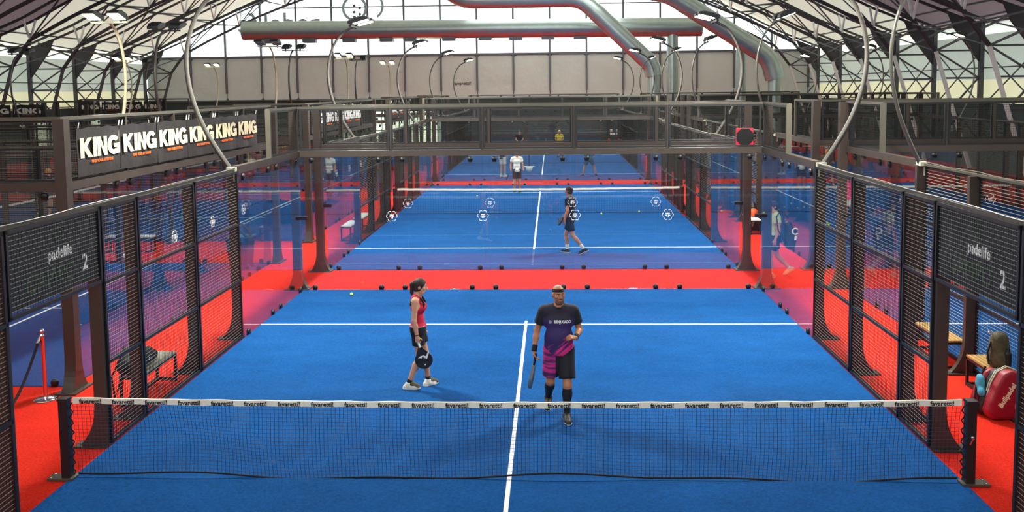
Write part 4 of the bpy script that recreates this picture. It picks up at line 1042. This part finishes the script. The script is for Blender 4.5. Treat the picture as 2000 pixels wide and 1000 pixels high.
v = Vol(A3(-.25, -.25, .85), A3(.25, .25, 1.1), .010); v.prims([c(lerp(J['pelvis'], J['chest'], .12)-A3(.06, 0, 0), lerp(J['pelvis'], J['chest'], .12)+A3(.06, 0, 0), .106, .106, 0)], .006); v.cut((0, 0, 1), (0, 0, .955)); v.cut((0, 0, -1), (0, 0, .925)); link('waistband', v.mesh('wb', mat('grey waistband', (150, 152, 152), .7, noise=(40, .5))), wo)
strap('bracelet', lerp(J['elR'], J['wrR'], .93), J['wrR']-J['elR'], .031, .014, M_blackcloth, wo)
M3 = Matrix.Rotation(PI/2+.06, 4, 'Z'); gp = M3 @ V(-.205, -.015, .745)
racket((WL[0]+gp.x, WL[1]+gp.y, .745), (0, math.radians(180-16), math.radians(4)), 'black padel racket with white emblem in the hand of the ponytailed woman', M_bagblk, True)

# the other players, small in the photo
def pose(h, stance='stand', arms='down', turn=(0, .1)):
    """joints scaled from a 1.8 m figure"""
    k = h/1.8
    J = dict(pelvis=A3(0, .0, .96), chest=A3(0, .0, 1.33), neck=A3(0, .0, 1.51), head=A3(0, -.035, 1.675), turn=turn,
             shL=A3(.185, 0, 1.455), shR=A3(-.185, 0, 1.455), hipL=A3(.088, 0, .92), hipR=A3(-.088, 0, .92),
             knL=A3(.10, -.03, .50), anL=A3(.11, .0, .095), knR=A3(-.10, -.03, .50), anR=A3(-.11, .0, .095), ftL=(.2, -1, 0), ftR=(-.2, -1, 0),
             handL=((0, -.1, -1), (-1, 0, 0), .4), handR=((0, -.1, -1), (1, 0, 0), .5))
    J.update(elL=A3(.25, .02, 1.18), wrL=A3(.26, -.06, .94), elR=A3(-.25, .02, 1.18), wrR=A3(-.26, -.06, .94))
    if arms == 'front': J.update(elL=A3(.24, .0, 1.19), wrL=A3(.10, -.22, 1.08), elR=A3(-.24, .0, 1.19), wrR=A3(-.10, -.24, 1.08), handL=((-.5, -.8, 0), (-.5, .5, -.5), .5), handR=((.5, -.8, 0), (.5, .5, -.5), .5))
    if arms == 'right_fwd': J.update(elR=A3(-.22, .02, 1.19), wrR=A3(-.20, -.18, 1.00), handR=((0, -.7, -.6), (1, 0, 0), .5))
    if arms == 'ready': J.update(elL=A3(.25, -.12, 1.22), wrL=A3(.12, -.36, 1.12), elR=A3(-.25, -.12, 1.22), wrR=A3(-.12, -.36, 1.12))
    if stance == 'walk': J.update(knL=A3(.09, -.14, .52), anL=A3(.09, -.10, .095), knR=A3(-.09, .06, .51), anR=A3(-.10, .36, .20), ftR=(-.05, -1, -.7))
    if stance == 'stride': J.update(knR=A3(-.09, -.15, .52), anR=A3(-.09, -.12, .095), knL=A3(.09, .10, .52), anL=A3(.09, .42, .16), ftL=(.05, -1, -.45))
    if stance == 'wide': J.update(knL=A3(.24, -.16, .48), anL=A3(.33, -.05, .095), knR=A3(-.24, -.16, .48), anR=A3(-.33, -.05, .095), pelvis=A3(0, .02, .88), hipL=A3(.09, .02, .84), hipR=A3(-.09, .02, .84), chest=A3(0, -.12, 1.22), neck=A3(0, -.17, 1.39), head=A3(0, -.23, 1.54), shL=A3(.185, -.15, 1.34), shR=A3(-.185, -.15, 1.34), elL=A3(.27, -.25, 1.10), wrL=A3(.14, -.45, 1.02), elR=A3(-.27, -.25, 1.10), wrR=A3(-.14, -.45, 1.02))
    if stance == 'lunge': J.update(pelvis=A3(0, .0, .90), hipL=A3(.088, 0, .86), hipR=A3(-.088, 0, .86), chest=A3(0, -.16, 1.23), neck=A3(0, -.24, 1.38), head=A3(0, -.33, 1.50), shL=A3(.185, -.22, 1.33), shR=A3(-.185, -.22, 1.33), elL=A3(.24, -.28, 1.08), wrL=A3(.20, -.42, .94), elR=A3(-.24, -.22, 1.07), wrR=A3(-.22, -.36, .88), knL=A3(.09, -.22, .53), anL=A3(.09, -.16, .095), knR=A3(-.09, .18, .50), anR=A3(-.10, .50, .26), ftR=(-.05, -1, -1))
    out = {}
    for q, v in J.items():
        if q == 'turn' or q[:2] == 'ft' or q[:4] == 'hand': out[q] = v
        else: out[q] = v*k
    return out
# player in black on the second court, walking left away from us
Jb = pose(1.80, 'stride', 'right_fwd'); Jb['turn'] = (.0, .0)
person('person', (.98, 14.45, 0), math.radians(-112), 'man in black shirt and shorts walking left on the second court, racket low', Jb, dict(skin=M_skin2, shirt=M_blackcloth, shorts=M_blackcloth, socks=M_whitecloth, sock_h=.32, hair=M_hairb, sole=M_shoe, short_len=.72), .016)
racket((.98-.30, 14.45+.12, .90), (math.radians(90), math.radians(-60), math.radians(10)), 'black racket held out by the man in black on the second court', M_bagblk)
person('person', (-.98, 29.3, 0), math.radians(8), 'man in white polo and dark shorts beyond the net of the second court', pose(1.80, 'stand', 'down', (0, .25)), dict(skin=M_skin2, shirt=M_whitecloth, shorts=M_blackcloth, hair=M_hairb, short_len=.75, hands=False, hem=.08), .02)
racket((-1.36, 29.15, .72), (math.radians(90), math.radians(-70), 0), 'dark racket hanging beside the man in white polo', M_bagblk)
person('person', (-1.96, 36.4, 0), math.radians(150), 'player in pale shorts cut off by the beam, near half of the farthest court', pose(1.78, 'stand', 'down'), dict(skin=M_skin, shirt=M_blackcloth, shorts=M_whitecloth, hair=M_hairb, socks=M_whitecloth, shoe=M_shoe, hands=False), .022)
person('person', (2.38, 36.3, 0), math.radians(180), 'player in dark clothes with legs planted wide on the farthest court', pose(1.78, 'wide', 'ready'), dict(skin=M_skin2, shirt=mat('teal cloth', (34, 78, 96), .8), shorts=mat('teal cloth', (34, 78, 96), .8), hair=M_hairb, hands=False), .022)
person('person', (-1.55, 49.5, 0), 0, 'distant player in black sleeveless top and pale shorts above the beam', pose(1.80, 'stand', 'front'), dict(skin=M_skin2, shirt=M_blackcloth, shorts=M_whitecloth, hair=M_hairb, hands=False), .024)
person('person', (1.0, 49.5, 0), 0, 'distant player all in yellow with a white cap', pose(1.75, 'stand', 'front'), dict(skin=M_skin2, shirt=M_yellow, shorts=M_yellow, hair=M_whitecloth, hands=False), .024)
# man in pale green in the aisle at the right, seen through the glass, bag on his back
person('person', (5.60, 11.25, 0), math.radians(-90), 'man in pale green shirt and dark shorts striding behind the right glass corner', pose(1.75, 'walk', 'down'), dict(skin=M_skin, shirt=M_lime, shorts=mat('navy cloth', (26, 32, 56), .8), hair=M_hairb, hem=.10, socks=M_whitecloth, sock_h=.1, shoe=M_skin, sole=M_skin), .016)
r = empty('racket_bag', (5.86, 11.05, 0.72), 0, 'black racket bag with white emblem slung behind the man in pale green', 'bag')
v = Vol((-.3, -.4, -.1), (.35, .4, .9), .02); v.prims([('c', A3(.0, 0, .10), A3(-.02, 0, .52), .11, .09, None, .05), ('c', A3(.04, 0, .05), A3(.07, 0, .34), .10, .12, None, .05)]); link('bag_body', v.mesh('bag', M_bagblk), r)
b = MB(); b.tube([(-.05, -.10, .70), (-.22, -.12, .86), (-.30, -.06, .72), (-.26, -.08, .40), (-.08, -.08, .12)], .018, 6); b.build('shoulder_strap', M_blackcloth, r)
b = MB(); ring(b, (.10, .40), .055, .08, 40, 320, 14, -.165, -.150); b.prism([(.08, .2), (.12, .2), (.13, .3), (.09, .3)], -.165, -.150, 'xz'); b.build('white_emblem', M_white, r)
person('person', (9.68, 18.9, 0), math.radians(150), 'woman in pink top and white skirt on the court behind the right mesh', pose(1.68, 'stand', 'front'), dict(skin=M_skin, shirt=mat('pink cloth', (226, 60, 110), .8), shorts=M_whitecloth, shorts_name='skirt', short_wide=1.35, short_len=.45, fem=True, limb=.9, hair=M_hair, pony=True, hands=False), .018)
person('person', (10.3, 34.0, 0), math.radians(200), 'player with white socks seen between the posts at the upper right', pose(1.75, 'walk', 'down'), dict(skin=M_skin, shirt=M_whitecloth, shorts=M_blackcloth, hair=M_hairb, socks=M_whitecloth, hands=False), .024)
person('person', (12.2, 30.0, 0), math.radians(160), 'player in dark olive clothes far behind the right lamp foot', pose(1.8, 'wide', 'ready'), dict(skin=M_skin2, shirt=M_bagolive, shorts=M_bagolive, hair=mat('orange hair', (190, 120, 60), .7), hands=False), .024)
person('person', (-17.6, 22.5, 0), math.radians(100), 'fair haired player in black on the second sideways court behind the left wire', pose(1.75, 'stand', 'front'), dict(skin=M_skin, shirt=M_blackcloth, shorts=M_blackcloth, hair=mat('fair hair', (214, 160, 84), .7), hands=False), .024)
person('person', (-15.2, 37.0, 0), math.radians(90), 'player in yellow shirt far left beyond the court glass', pose(1.75, 'lunge', 'down'), dict(skin=M_skin2, shirt=M_yellow, shorts=M_blackcloth, hair=M_hairb, hands=False), .026)

# ------------------------------------------------------------------ benches, bags and small things
def bench(x, y, L, rz, label, top, slats=0, w=0.34):
    """long along its own y"""
    r = empty('bench', (x, y, 0), rz, label, 'bench', 'benches along the courts')
    b = MB()
    if slats:
        for i in range(slats): b.box((-w/2+w*(i+.5)/slats, 0, .437), (w/slats-.012, L, .026))
        b.build('slatted_seat', top, r)
    else: b.box((0, 0, .437), (w, L, .03)); b.build('seat', top, r)
    b = MB(); t = .035
    for s in (-1, 1): b.box((0, s*(L/2-t/2), .405), (w, t, t)); b.box((s*(w/2-t/2), 0, .405), (t, L, t))
    b.build('seat_frame', M_black, r)
    for sx in (-1, 1):
        for sy in (-1, 1): b = MB(); b.box((sx*(w/2-t/2), sy*(L/2-t/2), .195), (t, t, .39)); b.build('leg', M_black, r)
    for s in (-1, 1): b = MB(); b.box((0, s*(L/2-t/2), .03), (w-2*t, t, t)); b.build('floor_bar', M_black, r)
    b = MB(); b.box((-(w/2-t/2), 0, .03), (t, L-2*t, t)); b.build('floor_bar', M_black, r)
    return r
bench(-5.40, 3.02, 1.22, 0, 'black framed bench under the black bag, outside the left mesh', M_benchtop, 0, .32)
bench(6.66, 4.78, 1.15, 0, 'slatted wooden bench standing empty in the right aisle', M_wood, 5, .32)
bench(6.66, 2.86, 1.20, 0, 'slatted wooden bench carrying the camouflage backpack', M_wood, 5, .32)
bench(-5.52, 17.25, 1.25, 0, 'pale topped bench outside the second court, nearer of two', M_white, 0, .3)
bench(-5.52, 19.0, 1.25, 0, 'pale topped bench outside the second court, farther of two', M_white, 0, .3)
bench(6.52, 18.1, 1.25, 0, 'bench behind the right corner post with the orange bag on it', M_white, 0, .3)
bench(-11.2, 15.05, 1.3, PI/2, 'pale bench between the two near sideways courts', M_white, 0, .3)
# long black racket bag on the left bench
r = empty('racket_bag', (-5.42, 2.78, .455), 0, 'long black racket bag lying on the bench outside the left mesh', 'bag')
v = Vol((-.35, -.7, -.1), (.35, .65, .45), .014); v.prims([('c', A3(0, -.30, .15), A3(0, .20, .13), .15, .13, (1.0, 1, 1.05), .06), ('c', A3(-.02, .1, .11), A3(0, .40, .08), .11, .08, None, .05), ('c', A3(-.02, -.42, .14), A3(-.1, -.2, .14), .12, .12, None, .05)]); v.cut((0, 0, -1), (0, 0, .004)); link('bag_body', v.mesh('bag', M_bagblk), r)
b = MB(); b.tube([(-.02, -.2, .29), (-.02, -.12, .36), (-.02, .0, .37), (-.02, .08, .29)], .014, 6); b.build('handle', M_blackcloth, r)
b = MB(); b.tube([(-.08, -.50, .2), (-.13, -.60, .05), (-.10, -.60, -.25), (-.06, -.56, -.12), (-.02, -.50, .08)], .012, 6); b.build('hanging_strap', M_blackcloth, r)
b = MB(); ring(b, (0, 0), .012, .02, 0, 300, 10, 0, .003); o = b.build('small_emblem', M_white, r, (.14, .0, .13), (0, 0, PI/2))
# camouflage backpack on the right bench
r = empty('backpack', (6.68, 2.86, .452), 0, 'dark camouflage backpack standing on the wooden bench above the red bag', 'backpack')
v = Vol((-.25, -.25, -.05), (.25, .25, .6), .012); v.prims([('c', A3(0, 0, .12), A3(0, 0, .38), .155, .12, (1, 1, 1), .04), ('c', A3(0, -.10, .08), A3(0, -.11, .17), .075, .065, None, .03), ('c', A3(-.04, .0, .34), A3(.05, .02, .37), .07, .06, None, .04)]); v.cut((0, 0, -1), (0, 0, .004)); link('bag_body', v.mesh('bag', M_bagolive), r)
b = MB(); b.tube([(-.06, 0, .38), (-.10, .0, .46), (-.15, .0, .50)], .012, 6); b.build('grab_loop', M_lampwhite, r)
b = MB(); b.tube([(-.12, -.02, .36), (-.18, -.05, .22), (-.16, -.06, .05)], .013, 6); b.build('shoulder_strap', M_blackcloth, r)
v = Vol((-.1, -.3, -.02), (.15, 0, .4), .01); v.prims([('c', A3(.05, -.16, .08), A3(.05, -.16, .22), .045, .045, None, 0), ('c', A3(.05, -.16, .2), A3(.05, -.16, .30), .03, .02, None, .01)]); link('water_bottle', v.mesh('bottle', M_black), r)
# big red racket bag leaning on the bench
r = empty('racket_bag', (6.42, 2.10, 0), 0.12, 'large red Bullpadel racket bag standing on the red floor below the backpack', 'bag')
poly = [(-.26, .02), (.18, .0), (.26, .10), (.30, .32), (.27, .48), (.16, .60), (.02, .66), (-.10, .62), (-.18, .48), (-.27, .26), (-.30, .12)]
def rounded(poly, y0, y1, m, name, parent, bevel=.045):
    b = MB(); b.prism(poly, y0, y1, 'xz'); me = b.mesh(name, m); bm = bmesh.new(); bm.from_mesh(me)
    bmesh.ops.bevel(bm, geom=bm.edges[:], offset=bevel, segments=3, affect='EDGES', profile=.6); 
    for f in bm.faces: f.smooth = True
    bm.to_mesh(me); bm.free(); return link(name, me, parent)
rounded(poly, -.13, .05, M_bagred, 'main_pocket', r); rounded([(x*.92-.03, z*.96+.005) for x, z in poly], .03, .17, M_bagblk, 'dark_middle_pocket', r); rounded([(x*.9-.08, z*.93) for x, z in poly], .15, .28, M_bagred, 'rear_pocket', r)
t = text_mesh('Bullpadel', .098, M_cream, .004, .003); link('bag_lettering', t, r, (-.06, -.134, .34), (RX, math.radians(-58), 0))
M_salmon = mat('salmon print', (240, 130, 100), .6)
b = MB(); ring(b, (.155, .19), .092, .108, 0, 360, 26, -.137, -.131); b.prism([(.10, .12), (.12, .12), (.15, .26), (.13, .26)], -.137, -.131, 'xz'); b.prism([(.145, .12), (.165, .12), (.19, .235), (.17, .235)], -.137, -.131, 'xz'); b.prism([(.13, .245), (.19, .25), (.21, .215), (.19, .20), (.14, .225)], -.137, -.131, 'xz'); b.prism([(.17, .19), (.20, .185), (.19, .13), (.15, .12), (.165, .15), (.175, .165)], -.137, -.131, 'xz'); b.build('bag_emblem', M_salmon, r)
b = MB()
for y in (.02, .055): b.tube([(-.27, y, .2), (-.20, y, .46), (-.12, y, .61), (.02, y, .675), (.15, y, .62), (.27, y, .50)], .008, 6)
b.build('zip', M_lampwhite, r)
b = MB(); b.tube([(-.14, .24, .62), (-.28, .2, .4), (-.33, .15, .2), (-.28, .1, .06)], .016, 6); b.build('carry_strap', M_blackcloth, r)
v = Vol((-.45, -.1, .1), (-.05, .4, .6), .014); v.prims([('e', A3(-.24, .18, .40), (.055, .08, .10), None, .03), ('e', A3(-.27, .10, .32), (.045, .06, .06), None, .04), ('e', A3(-.23, .2, .48), (.04, .07, .05), None, .03)]); o = link('towel', v.mesh('towel', M_teal), None, (6.42, 2.10, 0), (0, 0, .12)); tag(o, 'blue towel stuffed in the open side of the red bag', 'towel')
# rope stanchion at the left
r = empty('rope_stanchion', (-6.80, 2.72, 0), 0, 'chrome rope stanchion with round foot standing left of the net post', 'stanchion')
b = MB(); b.lathe((0, 0, 0), [(0, 0), (.17, 0), (.17, .012), (.12, .028), (.05, .04), (0, .045)], 28); b.build('base', M_chrome, r)
b = MB(); b.lathe((0, 0, 0), [(.028, .04), (.028, .90), (.036, .91), (.036, .95), (.02, .96), (.035, .985), (.038, 1.005), (.025, 1.03), (.0, 1.04)], 18); b.build('pole', M_chrome, r)
pts = [(-.04-.25*t/14, -1.7*t/14, .90-.86*math.sin(PI*t/14)) for t in range(15)]
b = MB(); b.tube(pts, .019, 8); b.build('rope', M_rope, r); b = MB(); b.tube([(-.03, 0, .92), (-.04, -.07, .84)], .022, 8); b.build('rope_hook', M_chrome, r)
# dark rubbish bin / ball cart behind the left glass
r = empty('ball_cart', (-7.25, 12.6, 0), 0, 'dark ball cart with a raised handle seen through the left glass', 'cart')
b = MB(); b.prism([(-.24, .12), (.20, .12), (.27, .78), (-.30, .78)], -.25, .25, 'xz'); b.build('cart_box', M_black, r); b = MB(); b.box((0, 0, .80), (.60, .54, .035)); b.build('rim', M_rail, r)
b = MB(); b.tube([(.22, -.2, .80), (-.12, -.2, 1.16), (-.12, .2, 1.16), (.22, .2, .80)], .035, 8); b.build('handle', M_steel, r)
for sx in (-.2, .2):
    for sy in (-.2, .2): b = MB(); b.lathe((sx, sy-.02, .06), [(0, 0), (.06, 0), (.06, .04), (0, .04)], 12, 'y'); b.build('wheel', M_clamp, r)
# orange bag on the right bench
r = empty('sports_bag', (6.60, 18.2, .455), 0, 'orange and black sports bag on the bench behind the right corner post', 'bag')
v = Vol((-.3, -.3, -.05), (.3, .3, .6), .015); v.prims([('c', A3(-.02, -.08, .12), A3(.02, .1, .12), .13, .13, None, .03)]); v.cut((0, 0, -1), (0, 0, .004)); link('bag_body', v.mesh('bag', mat('orange bag', (236, 84, 36), .6)), r)
v = Vol((-.3, -.3, .05), (.3, .3, .6), .015); v.prims([('c', A3(0, .02, .26), A3(0, .06, .38), .10, .06, None, .03)]); link('dark_top', v.mesh('bag', M_bagblk), r)
# black panel with red corners on the end mesh
r = empty('loudspeaker', (4.67, 10.22, 3.30), 0, 'black round speaker on a red square plate behind the wire, top right corner', 'speaker')
b = MB(); b.box((0, 0, 0), (.36, .08, .36)); b.build('red_plate', mat('red plate', (206, 34, 62), .5), r)
b = MB(); b.prism([(.192*math.cos(PI/8+k*PI/4), .192*math.sin(PI/8+k*PI/4)) for k in range(8)], -.07, -.03, 'xz'); b.build('black_cover', M_clamp, r)
# padel balls
def ball_mesh():
    b = MB(); b.sphere((0, 0, 0), .033, 8); return b.mesh('ball', M_ball)
BM = ball_mesh(); BW = (lambda m: (m.materials.clear(), m.materials.append(M_white), m)[2])(BM.copy())
def ball(x, y, label, z=.046, me=None, group='padel balls'): tag(link('padel_ball', me or BM, None, (x, y, z)), label, 'ball', group)
ball(-3.80, 9.40, 'yellow ball on the blue floor left of the woman, near the end glass')
ball(2.21, 22.05, 'ball at the foot of the second net, right of the man in black'); ball(3.56, 22.55, 'ball behind the second net, nearer to its right post'); ball(-2.57, 27.8, 'ball far behind the left half of the second net')
for x, y, w in ((8.86, 23.56, 'third from the left'), (9.36, 24.58, 'right of the far two'), (9.25, 23.25, 'left one of the close trio'), (9.54, 23.52, 'middle one of the close trio'), (9.72, 23.37, 'rightmost of all'), (8.56, 24.78, 'left of the far two'), (8.51, 22.86, 'second from the left'), (7.71, 22.65, 'leftmost, by the post')): ball(x, y, 'ball near the net behind the right glass, '+w, group='balls by the right-hand net')
for x, y, w in ((9.2, 19.5, 'rightmost'), (9.15, 19.15, 'nearest to us'), (9.05, 19.7, 'leftmost')): ball(x, y, 'ball lying by the woman in white skirt, %s of three' % w, group='balls by the woman in white skirt')
# white ball basket on a dark stand beyond the farthest net half
r = empty('ball_basket', (-.69, 39.0, 0), 0, 'white ball basket with dark upright in the middle of the farthest court', 'basket')
b = MB(); b.lathe((0, 0, 0), [(0, 0.02), (.12, .02), (.21, .30), (.19, .30), (.11, .04), (0, .04)], 16); b.build('basket', M_white, r); b = MB(); b.box((0, 0, .31), (.56, .10, .04)); b.build('tray', M_white, r)
b = MB(); b.bar((0, 0, .30), (0, 0, 1.02), .06); b.build('upright', M_clamp, r); b = MB(); b.sphere((0, 0, 1.06), .07, 8); b.build('knob', M_white, r)
# safety things at the far end
r = empty('fire_extinguisher', (4.65, 57.2, 0), 0, 'fire extinguisher far away under the two white safety plates', 'fire extinguisher')
b = MB(); b.lathe((0, 0, .30), [(0, 0), (.085, 0), (.085, .42), (.04, .50), (0, .52)], 14); b.build('cylinder', mat('extinguisher red', (200, 30, 30), .4), r); b = MB(); b.box((0, -.09, .5), (.13, .02, .2)); b.build('label_plate', M_white, r); b = MB(); b.box((0, 0, .87), (.16, .05, .05)); b.build('valve', M_clamp, r); b = MB(); b.box((0, 0, .15), (.2, .2, .3)); b.build('stand', M_clamp, r)
r = empty('safety_sign', (4.87, 57.3, 0), 0, 'pair of small white safety plates on a thin post at the far end', 'sign')
b = MB(); b.bar((0, 0.03, 0), (0, .03, 1.5), .05); b.build('post', M_steel, r)
for x, z in ((-.06, 1.36), (-.06, 1.12), (.14, 1.12)): b = MB(); b.box((x, 0, z), (.17, .02, .17)); b.build('plate', M_white, r)
# planters with small trees in the bright bay at the left
def planter(x, y, h, label, seed):
    rnd = random.Random(seed); r = empty('potted_tree', (x, y, 0), 0, label, 'plant', 'potted trees in the bright bay')
    b = MB(); b.lathe((0, 0, 0), [(0, 0), (.26, 0), (.32, .42), (.28, .42), (.27, .38), (0, .38)], 16); b.build('pot', M_concrete, r)
    b = MB()
    for k in range(5):
        a = rnd.uniform(0, 2*PI); b.tube([(0, 0, .38), (.08*math.cos(a), .08*math.sin(a), .9), (.28*math.cos(a), .28*math.sin(a), h*.75)], [.03, .022, .01], 6)
    b.build('stem', M_trunk, r); vs = []; fs = []
    for k in range(1500):
        u, w, q = rnd.gauss(0, 1), rnd.gauss(0, 1), rnd.gauss(0, 1); n = math.sqrt(u*u+w*w+q*q); R_ = rnd.uniform(.35, 1)**.5
        p = V(u/n*.62*R_, w/n*.5*R_, .5+(h-.5)*.5+q/n*(h-.5)*.5*R_); d = V(rnd.uniform(-1, 1), rnd.uniform(-1, 1), rnd.uniform(-.8, .6)).normalized(); s_ = d.cross(V(0, 0, 1)).normalized()*.03; l = rnd.uniform(.08, .16)
        i = len(vs); nrm = d.cross(s_).normalized()*.006; vs += [p, p+d*l*.5+s_+nrm, p+d*l, p+d*l*.5-s_+nrm]; fs += [(i, i+1, i+2, i+3)]
    b = MB(); b.add(vs, fs); b.build('foliage', M_leaf, r); return r
for k, (x, y, h) in enumerate(((-15.3, 42.1, 2.5), (-8.9, 42.2, 2.3), (-10.1, 42.0, 2.6), (-11.4, 42.2, 2.2), (-12.7, 42.0, 2.5), (-14.0, 42.1, 2.3))):
    planter(x, y, h, 'potted tree in the row behind the third sideways court, %s from the right' % ['sixth', 'first', 'second', 'third', 'fourth', 'fifth'][k], k+3)
# far wire stands with banners at the upper left
def banner_stand(x0, x1, y, label, n, words_):
    r = empty('wire_stand', ((x0+x1)/2, y, 0), 0, label, 'wire fence'); L = x1-x0
    for x in (-L/2, L/2): b = MB(); b.box((x, 0, 2.0), (.22, .2, 4.05)); b.build('post', M_black, r)
    b = MB(); b.box((0, 0, 4.02), (L, .09, .08)); b.box((0, 0, 3.0), (L, .09, .08)); b.build('rail', M_steel, r)
    b = MB(); wires(b, L-.1, .05, 4.0, 0, .12); b.build('wire_mesh', M_wire, r)
    for k in range(n): banner((x0+L*(k+.5)/n, y-.06, 3.44), 0, L/n-.12, .80, (L/n-.3)/.69, 'small KING banner high at the upper left, %s on %s' % (['leftmost', 'second', 'third', 'fourth', 'fifth', 'sixth'][k], words_), 'far KING banners', KMW, True, .05)
banner_stand(-34.0, -28.4, 41.9, 'nearer wire stand with banners at the far upper left', 3, 'the nearer wire stand')
banner_stand(-33.0, -26.9, 54.9, 'farther wire stand with banners at the upper left', 4, 'the farther wire stand')

r = empty('sign_post', (-13.35, 14.4, 0), 0, 'dark post with vertical white lettering at the left edge under the beam', 'post')
b = MB(); b.box((0, 0, 1.45), (.17, .12, 2.9)); b.box((0, 0, .012), (.3, .25, .024)); b.build('post', M_black, r)
link('vertical_lettering', text_mesh('favaretti', .15, M_white, .004, .001), r, (0, -.063, 1.40), (RX, -RX, 0))
